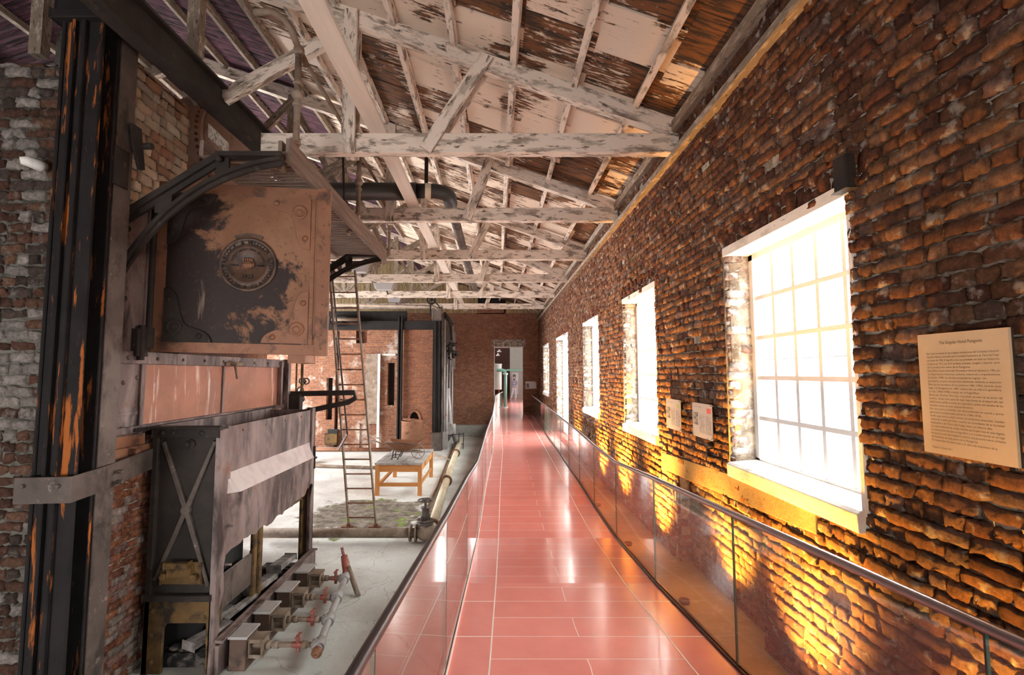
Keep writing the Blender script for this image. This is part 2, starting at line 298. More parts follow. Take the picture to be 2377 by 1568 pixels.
# ------------------------------------------------------------------ mesh builder
class MB:
    def __init__(s): s.v = []; s.f = []; s.uv = []; s.mi = []; s.sm = []; s.m = 0
    def face(s, idx, uv=None, smooth=False):
        s.f.append(tuple(idx)); s.uv.append(uv); s.mi.append(s.m); s.sm.append(smooth)
    def beam(s, p0, p1, w, h, up=(0, 0, 1), taper=1.0):
        """bar from p0 to p1: w across, h along up"""
        p0 = Vector(p0); p1 = Vector(p1); d = p1-p0; L = d.length; d.normalize(); up = Vector(up)
        if abs(d.dot(up)) > .98: up = Vector((0, 1, 0)) if abs(d.y) < .9 else Vector((1, 0, 0))
        sd = d.cross(up).normalized(); u = sd.cross(d).normalized(); b = len(s.v)
        ph = random.random()*20; o = random.random()*9
        for k, (p, q) in enumerate(((p0, 1), (p1, taper))):
            for (a, c) in ((-1, -1), (1, -1), (1, 1), (-1, 1)): s.v.append(p+sd*(a*w/2*q)+u*(c*h/2*q))
        per = [0, w, w+h, 2*w+h, 2*w+2*h]
        for k in range(4):
            k2 = (k+1) % 4
            s.face((b+k, b+4+k, b+4+k2, b+k2)[::-1], [(ph, o+per[k+1]), (ph+L, o+per[k+1]), (ph+L, o+per[k]), (ph, o+per[k])])
        e = [(ph, o), (ph, o+w), (ph+h, o+w), (ph+h, o)]
        s.face((b, b+1, b+2, b+3), e); s.face((b+7, b+6, b+5, b+4), e)
        return s
    def box(s, x0, y0, z0, x1, y1, z1):
        dx, dy, dz = x1-x0, y1-y0, z1-z0
        if dz >= dx and dz >= dy: return s.beam(((x0+x1)/2, (y0+y1)/2, z0), ((x0+x1)/2, (y0+y1)/2, z1), dx, dy, (0, 1, 0))
        if dx >= dy: return s.beam((x0, (y0+y1)/2, (z0+z1)/2), (x1, (y0+y1)/2, (z0+z1)/2), dy, dz)
        return s.beam(((x0+x1)/2, y0, (z0+z1)/2), ((x0+x1)/2, y1, (z0+z1)/2), dx, dz)
    def tube(s, pts, r, n=12, cap=True, smooth=True):
        pts = [Vector(p) for p in pts]; rr = r if isinstance(r, (list, tuple)) else [r]*len(pts)
        b = len(s.v); prev = None; L = 0
        for i, p in enumerate(pts):
            d = (pts[min(i+1, len(pts)-1)]-pts[max(i-1, 0)]).normalized()
            if prev is None:
                a = Vector((0, 0, 1)) if abs(d.z) < .9 else Vector((1, 0, 0)); x = d.cross(a).normalized()
            else: x = (prev-d*prev.dot(d)).normalized()
            prev = x; y = d.cross(x)
            for k in range(n):
                a = 2*PI*k/n; s.v.append(p+(x*math.cos(a)+y*math.sin(a))*rr[i])
        for i in range(len(pts)-1):
            L2 = L+(pts[i+1]-pts[i]).length
            for k in range(n):
                k2 = (k+1) % n
                s.face((b+i*n+k, b+i*n+k2, b+(i+1)*n+k2, b+(i+1)*n+k), [(L, k/n), (L, (k+1)/n), (L2, (k+1)/n), (L2, k/n)], smooth)
            L = L2
        if cap:
            s.face([b+k for k in range(n)][::-1]); s.face([b+(len(pts)-1)*n+k for k in range(n)])
        return s
    def cyl(s, p0, p1, r, n=16, r1=None): return s.tube([p0, p1], [r, r if r1 is None else r1], n)
    def sph(s, c, r, n=10, sx=1, sy=1, sz=1):
        c = Vector(c); b = len(s.v)
        for i in range(1, n):
            th = PI*i/n
            for k in range(n*2//2*2):
                a = 2*PI*k/(n*2//2*2); s.v.append(c+Vector((r*sx*math.sin(th)*math.cos(a), r*sy*math.sin(th)*math.sin(a), r*sz*math.cos(th))))
        m = n*2//2*2; t = len(s.v); s.v.append(c+Vector((0, 0, r*sz))); s.v.append(c-Vector((0, 0, r*sz)))
        for k in range(m):
            k2 = (k+1) % m; s.face((t, b+k, b+k2), None, True); s.face((t+1, b+(n-2)*m+k2, b+(n-2)*m+k), None, True)
            for i in range(n-2): s.face((b+i*m+k, b+(i+1)*m+k, b+(i+1)*m+k2, b+i*m+k2), None, True)
        return s
    def prism(s, pts, ext):
        """polygon pts (3d, planar) pushed along ext"""
        pts = [Vector(p) for p in pts]; ext = Vector(ext); b = len(s.v); n = len(pts)
        nrm = Vector((0, 0, 0))
        for i in range(n): nrm += (pts[i]-pts[0]).cross(pts[(i+1) % n]-pts[0])
        if nrm.dot(ext) < 0: pts = pts[::-1]
        s.v += pts+[p+ext for p in pts]
        s.face([b+i for i in range(n)][::-1]); s.face([b+n+i for i in range(n)])
        for i in range(n): s.face((b+i, b+(i+1) % n, b+n+(i+1) % n, b+n+i))
        return s
    def lathe(s, c, prof, n=24, axis=(0, 0, 1)):
        """prof: (radius, distance along axis)"""
        c = Vector(c); ax = Vector(axis).normalized(); a = Vector((0, 0, 1)) if abs(ax.z) < .9 else Vector((1, 0, 0))
        x = ax.cross(a).normalized(); y = ax.cross(x); b = len(s.v)
        for (r, h) in prof:
            for k in range(n):
                t = 2*PI*k/n; s.v.append(c+ax*h+(x*math.cos(t)+y*math.sin(t))*r)
        for i in range(len(prof)-1):
            for k in range(n):
                k2 = (k+1) % n; s.face((b+i*n+k, b+i*n+k2, b+(i+1)*n+k2, b+(i+1)*n+k), None, len(prof) > 3)
        if prof[0][0] > .0005: s.face([b+k for k in range(n)][::-1])
        if prof[-1][0] > .0005: s.face([b+(len(prof)-1)*n+k for k in range(n)])
        return s
    def arcbar(s, pts, w, h, up=(0, 1, 0)):
        """continuous bar of rectangular section through pts"""
        pts = [Vector(p) for p in pts]; up = Vector(up); b = len(s.v); L = 0
        for i, p in enumerate(pts):
            d = (pts[min(i+1, len(pts)-1)]-pts[max(i-1, 0)]).normalized(); sd = up.cross(d).normalized()
            for (a, c) in ((-1, -1), (1, -1), (1, 1), (-1, 1)): s.v.append(p+up*(a*w/2)+sd*(c*h/2))
        for i in range(len(pts)-1):
            L2 = L+(pts[i+1]-pts[i]).length
            for k in range(4):
                k2 = (k+1) % 4; s.face((b+i*4+k, b+i*4+k2, b+i*4+4+k2, b+i*4+4+k), [(L, k*w), (L, k*w+w), (L2, k*w+w), (L2, k*w)])
            L = L2
        s.face((b+3, b+2, b+1, b)); e = b+4*(len(pts)-1); s.face((e, e+1, e+2, e+3)); return s
OFF = {}
def build(s, name, mats, parent=None, origin=None, bevel=0, xf=None, **props):
    """children keep world coordinates: the parent's world origin is subtracted"""
    if parent is not None: origin = OFF[parent.name]
    if not isinstance(mats, (list, tuple)): mats = [mats]
    vs = [xf @ Vector(v) for v in s.v] if xf is not None else [Vector(v) for v in s.v]
    if origin is not None: o0 = Vector(origin)
    else:
        xs = [v.x for v in vs]; ys = [v.y for v in vs]; zs = [v.z for v in vs]
        o0 = Vector(((min(xs)+max(xs))/2, (min(ys)+max(ys))/2, min(zs)))
    me = bpy.data.meshes.new(name); me.from_pydata([v-o0 for v in vs], [], s.f)
    for m in mats: me.materials.append(M[m] if isinstance(m, str) else m)
    uvl = me.uv_layers.new(name='UVMap')
    for p, uv in zip(me.polygons, s.uv):
        if uv:
            for j in range(len(p.vertices)): uvl.data[p.loop_start+j].uv = uv[j]
    me.polygons.foreach_set('material_index', s.mi); me.polygons.foreach_set('use_smooth', s.sm); me.update()
    ob = bpy.data.objects.new(name, me); COL.objects.link(ob)
    if parent is not None: ob.parent = parent
    else: ob.location = o0
    OFF[ob.name] = o0
    if bevel:
        bv = ob.modifiers.new('bevel', 'BEVEL'); bv.width = bevel; bv.segments = 2; bv.limit_method = 'ANGLE'
    for a, b in props.items(): ob[a] = b
    return ob
MB.build = build
def thing(name, label, cat, loc, group=None):
    o = bpy.data.objects.new(name, None); COL.objects.link(o); o.location = loc; o.empty_display_size = .1
    o['label'] = label; o['category'] = cat
    if group: o['group'] = group
    OFF[o.name] = Vector(loc); return o
def tag(o, label, cat, group=None):
    o['label'] = label; o['category'] = cat
    if group: o['group'] = group
    return o
def struct(o): o['kind'] = 'structure'; return o
def copy_tree(o, parent=None):
    c = o.copy(); COL.objects.link(c)
    if parent is not None: c.parent = parent
    for ch in [x for x in bpy.data.objects if x.parent == o]: copy_tree(ch, c)
    return c
def textmesh(txt, size, align='LEFT'):
    cu = bpy.data.curves.new('t', 'FONT'); cu.body = txt; cu.size = size; cu.extrude = 0; cu.align_x = align
    ob = bpy.data.objects.new('t', cu); COL.objects.link(ob); bpy.context.view_layer.update()
    me = bpy.data.meshes.new_from_object(ob.evaluated_get(bpy.context.evaluated_depsgraph_get()))
    vs = [v.co.copy() for v in me.vertices]; fs = [tuple(p.vertices) for p in me.polygons]
    bpy.data.objects.remove(ob); bpy.data.curves.remove(cu); bpy.data.meshes.remove(me); return vs, fs
def add_text(mb, txt, size, fn, align='LEFT', thick=0):
    """fn maps text-plane (x, y, depth) to the world"""
    vs, fs = textmesh(txt, size, align); b = len(mb.v)
    mb.v += [fn(v.x, v.y, thick) for v in vs]
    for f in fs: mb.face([b+i for i in f])

# ------------------------------------------------------------------ real laid brickwork
def courses(s0, s1, t0, t1, holes, ch, bl, edge=.0):
    out = []; k = 0; t = t0
    while t < t1-.02:
        h = min(ch, t1-t); tm = t+h/2
        cuts = sorted((max(a, s0), min(b, s1)) for a, b, c, d in holes if c < tm < d and b > s0 and a < s1)
        iv = []; c0 = s0
        for a, b in cuts:
            if a > c0: iv.append((c0, a))
            c0 = max(c0, b)
        if c0 < s1: iv.append((c0, s1))
        for a, b in iv:
            s = a; L = bl*(.5 if k % 2 else 1)
            first = True
            while s < b-.012:
                if first: L = bl*((.5, 1, .75, .48)[k % 4])
                elif k % 2 == 0: L = bl*random.choice((1, 1, .5, .95))
                else: L = bl*random.choice((.5, .5, 1, .5))
                first = False
                e = min(s+L, b)
                if b-e < bl*.2: e = b
                out.append((s, e, t, t+h)); s = e
        k += 1; t += h
    return out
def brick_panel(name, org, sd, td, nrm, s0, s1, t0, t1, holes=(), ch=.084, bl=.235, joint=.013, rough=.010, deep=.028,
                cols=((.34,.13,.06),), mats=('brick', 'mortar'), thick=.30, res=(4, 3), parent=None, colfn=None, missing=0.0):
    org, sd, td, nrm = (np.array(q, float) for q in (org, sd, td, nrm))
    rects = courses(s0, s1, t0, t1, holes, ch, bl); R = np.array(rects)
    if missing: R = R[np.random.rand(len(R)) > missing]
    n = len(R); nx, ny = res
    # front grid
    u = np.linspace(0, 1, nx); w = np.linspace(0, 1, ny); U, Wg = np.meshgrid(u, w); U = U.ravel(); Wg = Wg.ravel(); g = nx*ny
    a = R[:, 0]+joint/2; b = R[:, 1]-joint/2; c = R[:, 2]+joint/2; d = R[:, 3]-joint/2
    b = np.maximum(b, a+.01); d = np.maximum(d, c+.01)
    S = a[:, None]+(b-a)[:, None]*U[None]; T = c[:, None]+(d-c)[:, None]*Wg[None]
    S += np.random.uniform(-1, 1, S.shape)*joint*.5; T += np.random.uniform(-1, 1, T.shape)*joint*.6
    Z = np.random.normal(0, rough, n)[:, None]+np.random.uniform(-1, 1, S.shape)*rough*.5
    edge = ((U < .01) | (U > .99)).astype(float)+((Wg < .01) | (Wg > .99)).astype(float)
    Z -= edge[None]*rough*.55*np.random.rand(*S.shape)
    slope = np.random.normal(0, rough*.5, n)[:, None]*(Wg-.5)[None]; Z += slope
    # back ring
    per = [i for i in range(nx)]+[nx*(j+1)-1 for j in range(1, ny)]+[nx*(ny-1)+i for i in range(nx-2, -1, -1)]+[nx*j for j in range(ny-2, 0, -1)]
    m = len(per); per = np.array(per)
    Sb = S[:, per]; Tb = T[:, per]; Zb = np.full((n, m), -deep-.012)
    Sa = np.concatenate([S, Sb], 1); Ta = np.concatenate([T, Tb], 1); Za = np.concatenate([Z, Zb], 1)
    V = org+Sa[..., None]*sd+Ta[..., None]*td+Za[..., None]*nrm; V = V.reshape(-1, 3); tot = g+m
    fl = []
    flip = np.dot(np.cross(sd, td), nrm) < 0
    for j in range(ny-1):
        for i in range(nx-1): fl.append((j*nx+i, j*nx+i+1, (j+1)*nx+i+1, (j+1)*nx+i))
    for i in range(m): fl.append((per[i], g+i, g+(i+1) % m, per[(i+1) % m]))
    fl = np.array(fl)
    if flip: fl = fl[:, ::-1]
    Fc = (fl[None]+(np.arange(n)*tot)[:, None, None]).reshape(-1, 4)
    cl = np.array(cols)[np.random.randint(0, len(cols), n)]*np.random.uniform(.72, 1.2, (n, 1))
    if colfn is not None: cl = colfn(R, cl)
    C = np.repeat(cl, tot, axis=0)
    # backing with holes cut out
    ss = sorted({s0, s1, *[x for q in holes for x in q[:2] if s0 < x < s1]}); ts = sorted({t0, t1, *[x for q in holes for x in q[2:] if t0 < x < t1]})
    bv = []; bf = []
    for i in range(len(ss)-1):
        for j in range(len(ts)-1):
            sm, tm = (ss[i]+ss[i+1])/2, (ts[j]+ts[j+1])/2
            if any(q[0] < sm < q[1] and q[2] < tm < q[3] for q in holes): continue
            k = len(bv)
            for dz in (-deep, -thick):
                for (x, y) in ((ss[i], ts[j]), (ss[i+1], ts[j]), (ss[i+1], ts[j+1]), (ss[i], ts[j+1])): bv.append(org+x*sd+y*td+dz*nrm)
            for q in ((0,1,2,3), (7,6,5,4), (0,4,5,1), (1,5,6,2), (2,6,7,3), (3,7,4,0)): bf.append([k+z for z in (q[::-1] if flip else q)])
    nb = len(V); V = np.vstack([V, np.array(bv)]) if bv else V
    Fall = np.vstack([Fc, np.array(bf)+nb]) if bf else Fc
    C = np.vstack([C, np.full((len(bv), 3), .3)])
    o0 = np.array(OFF[parent.name]) if parent is not None else org.copy()
    me = bpy.data.meshes.new(name); me.vertices.add(len(V)); me.vertices.foreach_set('co', (V-o0).ravel())
    me.loops.add(len(Fall)*4); me.loops.foreach_set('vertex_index', Fall.ravel().astype(np.int32))
    me.polygons.add(len(Fall)); me.polygons.foreach_set('loop_start', np.arange(0, len(Fall)*4, 4, dtype=np.int32))
    me.polygons.foreach_set('loop_total', np.full(len(Fall), 4, np.int32))
    mi = np.zeros(len(Fall), np.int32); mi[len(Fc):] = 1; me.polygons.foreach_set('material_index', mi)
    for q in mats: me.materials.append(M[q])
    me.update(calc_edges=True); me.validate()
    at_ = me.color_attributes.new('bc', 'FLOAT_COLOR', 'POINT')
    at_.data.foreach_set('color', np.hstack([C, np.ones((len(C), 1))]).astype(np.float32).ravel())
    ob = bpy.data.objects.new(name, me); COL.objects.link(ob)
    if parent is not None: ob.parent = parent
    else: ob.location = o0
    OFF[ob.name] = Vector(o0)
    return ob
RED = ((.30,.13,.065), (.36,.16,.075), (.22,.085,.05), (.42,.21,.11), (.27,.12,.07), (.33,.19,.14))
# ================================================================== the setting
YB = 24.0; XL0 = -13.0; YR = -6.0
DOOR = (-0.065, 1.38, 0.97, 4.36)
# ---- right wall: real laid bricks with window openings and a bricked-up doorway
REC = (4.0, 5.75, 0.0, 1.86)
SOL = [(a-.2, b+.15, d, d+.27) for a, b, c, d in WIN[:5]]
holesR = [w for w in WIN]+[REC]+SOL
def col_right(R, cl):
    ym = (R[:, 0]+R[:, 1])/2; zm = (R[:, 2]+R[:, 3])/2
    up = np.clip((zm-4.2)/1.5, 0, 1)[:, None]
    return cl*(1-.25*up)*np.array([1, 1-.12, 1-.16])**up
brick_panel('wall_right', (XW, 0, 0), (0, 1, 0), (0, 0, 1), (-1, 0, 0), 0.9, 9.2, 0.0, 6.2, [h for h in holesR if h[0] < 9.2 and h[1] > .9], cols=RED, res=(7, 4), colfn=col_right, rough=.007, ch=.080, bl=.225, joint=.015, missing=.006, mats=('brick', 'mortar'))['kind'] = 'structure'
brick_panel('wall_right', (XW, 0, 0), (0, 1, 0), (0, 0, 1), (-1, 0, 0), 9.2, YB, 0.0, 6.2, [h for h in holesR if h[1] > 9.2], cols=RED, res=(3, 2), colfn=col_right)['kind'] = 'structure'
b = MB()                                                    # the stretch behind the camera
ys = [YR]+[q for w in (WIN[6], WIN[5]) for q in w[:2]]+[.9]
for i in range(0, len(ys)-1):
    if i % 2 == 0: b.box(XW, ys[i], 0, XW+.35, ys[i+1], 6.2)
    else:
        b.box(XW, ys[i], 0, XW+.35, ys[i+1], 2.22); b.box(XW, ys[i], 4.15, XW+.35, ys[i+1], 6.2)
struct(b.build('wall_right', 'left_brick'))
brick_panel('wall_recess', (XW+.13, 0, 0), (0, 1, 0), (0, 0, 1), (-1, 0, 0), REC[0]-.05, REC[1]+.05, 0, 1.9, (), cols=((.36,.19,.10), (.42,.24,.13), (.30,.15,.08)), rough=.008)['kind'] = 'structure'
for yy, s in ((REC[1], 1),):
    brick_panel('recess_jamb', (XW, yy, 0), (1, 0, 0), (0, 0, 1), (0, -s, 0), 0, .16, 0, 1.86, (), cols=RED, thick=.1)['kind'] = 'structure'
for a, bb, c, d in SOL:                                     # soldier-course lintels
    ob = brick_panel('window_lintel', (XW, 0, d), (0, 0, -1), (0, 1, 0), (-1, 0, 0), 0, d-c, a, bb, (), ch=.088, bl=.135, joint=.016, cols=((.30,.11,.055), (.24,.09,.05)), rough=.012)
    struct(ob)
# ---- windows of the right wall
def window(idx, a, bb, c, d, ncol, nrow, door=False):
    fx = XW+.24
    m = MB(); t = .05
    for (y0, y1, z0, z1) in ((a, a+.06, c, d), (bb-.06, bb, c, d), (a, bb, d-.07, d), (a, bb, c, c+.07)): m.box(fx-.03, y0, z0, fx+.06, y1, z1)
    root = m.build('door_%d' % idx if door else 'window_%d' % idx, 'white_paint', origin=(fx, (a+bb)/2, c)); struct(root)
    g = MB()
    for i in range(1, ncol):
        y = a+.06+(bb-a-.12)*i/ncol; g.box(fx-.016, y-.018, c+.06, fx+.025, y+.018, d-.06)
    for j in range(1, nrow):
        z = c+.07+(d-c-.14)*j/nrow; g.box(fx-.018, a+.05, z-.018, fx+.027, bb-.05, z+.018)
    if ncol > 1 or nrow > 1: g.build('glazing_bars', 'white_paint', root)
    p = MB(); p.box(fx+.004, a+.05, c+.05, fx+.009, bb-.05, d-.05); p.build('pane', 'window_glass', root)
    # whitewashed brick jamb, plaster head and sill
    j = brick_panel('window_jamb', (XW-.01, bb, 0), (1, 0, 0), (0, 0, 1), (0, -1, 0), 0, .24, c, d, (), cols=((.62,.50,.45), (.70,.62,.57), (.52,.36,.31)), mats=('brick_pale', 'mortar'), rough=.008, thick=.04, res=(4, 3)); struct(j)
    j = MB(); j.box(XW, a-.03, c, XW+.3, a, d); struct(j.build('window_jamb', 'whitewash'))
    h = MB(); h.box(XW-.012, a-.04, d-.02, XW+.3, bb+.04, d+.06); struct(h.build('window_head', 'whitewash'))
    if not door:
        s = MB(); s.prism([(XW-.04, a-.02, c-.10), (XW+.28, a-.02, c-.10), (XW+.28, a-.02, c+.06), (XW-.02, a-.02, c+.028), (XW-.045, a-.02, c+.01)], (0, bb-a+.05, 0)); struct(s.build('window_sill', 'whitewash', bevel=.006))
for i, (w, nc, nr) in enumerate(zip(WIN, (5, 5, 4, 1, 4, 5, 5), (5, 5, 5, 1, 5, 5, 5))): window(i+1, *w, nc, nr, i == 3)
# ---- trims on the right wall: timber wall plate, cement lintel strip
m = MB(); m.beam((XW-.03, .2, 5.60), (XW-.03, YB, 5.66), .1, .075); struct(m.build('trim_1', 'timber_dark'))
m = MB(); m.beam((XW-.02, .2, 5.95), (XW-.02, YB, 5.95), .09, .12); struct(m.build('trim_2', 'timber_dark'))
p = [at(1535, 1050, x=XW-.008), at(1890, 1165, x=XW-.008), at(1895, 1243, x=XW-.008), at(1535, 1088, x=XW-.008)]
m = MB(); m.prism(p, (.06, 0, 0)); struct(m.build('trim_3', 'lintel', bevel=.006))
# ---- far end wall with the doorway and the boarded gable
b = MB()
b.box(XL0, YB, 0, DOOR[0], YB+.35, 6.05); b.box(DOOR[1], YB, 0, XW+.3, YB+.35, 6.05)
b.box(DOOR[0]-.01, YB, DOOR[3], DOOR[1]+.01, YB+.35, 6.05); b.box(DOOR[0]-.01, YB, 0, DOOR[1]+.01, YB+.35, .95)
b.box(*(at(1108, 728, y=24).x, YB, 6.0), at(1170, 728, y=24).x, YB+.3, 6.5)
struct(b.build('wall_back', 'far_end'))
m = MB(); x = XL0
while x < XW:
    w = random.uniform(.14, .22); zt = min(6.08+.357*(XW-x), 6.08+.357*(XW+5.5), 6.08+.357*(XW+5.5)-.357*(-5.5-x) if x < -5.5 else 99)
    if not (at(1108, 728, y=24).x-.1 < x < at(1168, 728, y=24).x): m.box(x, YB+.0+random.uniform(0, .02), 6.04, x+w-.012, YB+.05, max(zt, 6.1)+.1)
    x += w
struct(m.build('wall_gable', 'gable_board'))
m = MB(); m.box(XL0, YB+.08, 6.0, XW+.3, YB+.2, 9.2); struct(m.build('wall_gable_backing', 'black'))
for x0, x1 in ((-1.4, DOOR[0]-.02),): pass
m = MB(); m.box(-13, YB-.55, 0, at(1135, 985, y=23.5).x+.4, YB, .5); m.box(-13, YB-.75, 0, .2, YB-.55, .16); struct(m.build('trim_4', 'cement', bevel=.02))
ob = brick_panel('door_lintel', (0, YB-.03, DOOR[3]+.36), (0, 0, -1), (1, 0, 0), (0, -1, 0), 0, .36, DOOR[0]-.12, DOOR[1]+.12, (), ch=.088, bl=.36, joint=.02, cols=((.42,.28,.22), (.36,.20,.14)), rough=.01, res=(2, 3), mats=('brick_pale', 'mortar'), thick=.03); struct(ob)
m = MB(); m.box(DOOR[0]-.02, YB-.01, DOOR[3]-.05, DOOR[1]+.02, YB+.36, DOOR[3]); m.box(DOOR[0], YB-.01, .97, DOOR[0]+.03, YB+.36, DOOR[3]); struct(m.build('door_frame', 'white_paint'))
# ---- left and rear walls, cut by the added fill openings
b = MB(); ys = [YR]+[q for w in LEFT_FILL for q in w]+[YB+.3]
for i in range(len(ys)-1):
    if i % 2 == 0: b.box(XL0-.35, ys[i], 0, XL0, ys[i+1], 6.2)
    else: b.box(XL0-.35, ys[i], 0, XL0, ys[i+1], 1.2); b.box(XL0-.35, ys[i], 5.2, XL0, ys[i+1], 6.2)
struct(b.build('wall_left', 'left_brick'))
b = MB(); b.box(XL0, YR-.35, 0, REAR_FILL[0], YR, 9); b.box(REAR_FILL[1], YR-.35, 0, XW+.3, YR, 9); b.box(REAR_FILL[0], YR-.35, 0, REAR_FILL[1], YR, REAR_FILL[2]); b.box(REAR_FILL[0], YR-.35, REAR_FILL[3], REAR_FILL[1], YR, 9)
struct(b.build('wall_rear', 'left_brick'))
# ---- floors
m = MB(); m.box(XL0, YR, -.3, XW+.4, YB+.3, 0); m.m = 0
struct(m.build('floor', 'concrete', origin=(0, 0, 0)))
m = MB(); m.box(1.2, -3, 0, XW+.15, YB, .86); struct(m.build('floor_ledge', 'cement'))
# ---- tiled walkway
WY = [-3, 0.2, 1.5, 3.2, 4.6, 6.3, 7.74, 9.3, 13, 20, 24.3, 42]
WZ = [1.30, 1.27, 1.24, 1.18, 1.107, .945, .95, .965, .97, .97, .97, .97]
WR = [1.85, 1.76, 1.68, 1.54, 1.485, 1.548, 1.56, 1.60, 1.66, 1.76, 1.80, 1.9]
WL = [-.50, -.46, -.40, -.312, -.27, -.235, -.21, -.18, -.08, -.03, .0, .0]
fz = lambda y: float(np.interp(y, WY, WZ)); fr = lambda y: float(np.interp(y, WY, WR)); fl = lambda y: float(np.interp(y, WY, WL))
m = MB(); yy = sorted(set(list(np.arange(-3, 24.31, .5))+WY[:-1]))
def strip(f0, f1, u0, u1, dz=0, vs=1.0, mi=0):
    m.m = mi
    for a, b in zip(yy[:-1], yy[1:]):
        k = len(m.v); m.v += [Vector((f0(a), a, fz(a)+dz)), Vector((f1(a), a, fz(a)+dz)), Vector((f1(b), b, fz(b)+dz)), Vector((f0(b), b, fz(b)+dz))]
        m.face((k, k+1, k+2, k+3), [(u0, a*vs), (u1, a*vs), (u1, b*vs), (u0, b*vs)])
A = lambda y: fl(y)+.275
Bx = lambda y: fr(y)-.29
strip(fl, A, .12, .38, 0, .5); strip(A, Bx, .0, 1.24); strip(Bx, fr, .12, .40, 0, .5)
strip(lambda y: A(y)-.005, lambda y: A(y)+.005, 0, 0, .0015, 1, 1); strip(lambda y: Bx(y)-.005, lambda y: Bx(y)+.005, 0, 0, .0015, 1, 1)
m.m = 2
for a, b in zip(yy[:-1], yy[1:]):
    for f, sx in ((fl, -.05), (fr, .05)):
        k = len(m.v); m.v += [Vector((f(a)+sx, a, fz(a)-.005)), Vector((f(b)+sx, b, fz(b)-.005)), Vector((f(b)+sx, b, 0 if sx < 0 else .8)), Vector((f(a)+sx, a, 0 if sx < 0 else .8))]
        m.face((k, k+1, k+2, k+3) if sx < 0 else (k+3, k+2, k+1, k))
        k = len(m.v); m.v += [Vector((f(a), a, fz(a)-.004)), Vector((f(b), b, fz(b)-.004)), Vector((f(b)+sx, b, fz(b)-.005)), Vector((f(a)+sx, a, fz(a)-.005))]
        m.face((k, k+1, k+2, k+3))
m.m = 0; m.v += [Vector((-2.0, 24.3, .97)), Vector((3.2, 24.3, .97)), Vector((3.2, 42, .97)), Vector((-2.0, 42, .97))]; k = len(m.v)-4
m.face((k, k+1, k+2, k+3), [(0, 24.3), (5, 24.3), (5, 42), (0, 42)])
struct(m.build('floor_walkway', ['tile', 'grout', 'dark_steel'], origin=(0, 0, 0)))
# ---- the room beyond the doorway
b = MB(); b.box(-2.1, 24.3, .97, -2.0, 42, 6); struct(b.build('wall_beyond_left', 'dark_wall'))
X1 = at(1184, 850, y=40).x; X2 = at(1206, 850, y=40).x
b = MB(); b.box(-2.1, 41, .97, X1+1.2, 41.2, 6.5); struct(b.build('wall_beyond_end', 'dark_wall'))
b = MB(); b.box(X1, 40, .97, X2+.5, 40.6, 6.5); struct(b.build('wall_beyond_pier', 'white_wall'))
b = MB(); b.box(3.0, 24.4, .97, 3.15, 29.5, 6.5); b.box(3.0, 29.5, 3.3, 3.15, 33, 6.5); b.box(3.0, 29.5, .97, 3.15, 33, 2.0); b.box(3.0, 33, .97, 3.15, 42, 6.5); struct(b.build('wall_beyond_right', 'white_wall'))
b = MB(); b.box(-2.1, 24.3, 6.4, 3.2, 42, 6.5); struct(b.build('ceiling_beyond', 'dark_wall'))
portal('room_daylight', (3.3, 31.25, 2.65), (0, PI/2, 0), 1.3, 3.5)
# ---- outside: gravel and a pale rendered range with grey eaves, seen through the panes
m = MB(); m.box(2.6, -10, -.1, 24, 40, 0); struct(m.build('ground_outside', 'ground'))

# ================================================================== roof
SL = .357
def roof_z(x): return 6.10+SL*(XW-x) if x > -5.5 else 6.10+SL*(XW+5.5)-SL*(-5.5-x)
def sheets(name, mat, xa, xb, nx, ylo, yhi, wy):
    """overlapping boards laid along the slope, each with its own weathering value"""
    V = []; Fs = []; C = []
    for i in range(nx):
        x0 = xa+(xb-xa)*i/nx; x1 = xa+(xb-xa)*(i+1)/nx
        y = ylo+random.uniform(-.5, 0)
        while y < yhi:
            w = wy*random.uniform(.85, 1.15); y1 = min(y+w, yhi); c = random.random(); c2 = c*c*(3-2*c); k = len(V)
            d = random.uniform(0, .02)
            for (x, yq) in ((x0, y+.005), (x1, y+.005), (x1, y1-.005), (x0, y1-.005)):
                V.append((x, yq, roof_z(x)+d+(.012 if yq > y+.1 else 0)))
            for (x, yq) in ((x0, y+.005), (x1, y+.005), (x1, y1-.005), (x0, y1-.005)): V.append((x, yq, roof_z(x)+d+.03))
            for q in ((3,2,1,0), (4,5,6,7), (0,1,5,4), (1,2,6,5), (2,3,7,6), (3,0,4,7)): Fs.append([k+z for z in q])
            C += [c2]*8; y = y1
    k = len(V)
    V += [(xa, ylo-1, roof_z(xa)+.07), (xb, ylo-1, roof_z(xb)+.07), (xb, yhi+1, roof_z(xb)+.07), (xa, yhi+1, roof_z(xa)+.07)]; Fs.append([k, k+1, k+2, k+3]); C += [.5]*4
    me = bpy.data.meshes.new(name); me.from_pydata(V, [], Fs); me.materials.append(M[mat])
    a = me.color_attributes.new('bc', 'FLOAT_COLOR', 'POINT'); a.data.foreach_set('color', np.repeat(np.array(C, np.float32)[:, None], 4, 1).ravel())
    o = bpy.data.objects.new(name, me); COL.objects.link(o); o['kind'] = 'structure'; return o
sheets('ceiling', 'roof', XW+.4, -3.4, 8, YR-.3, YB+.3, .62)
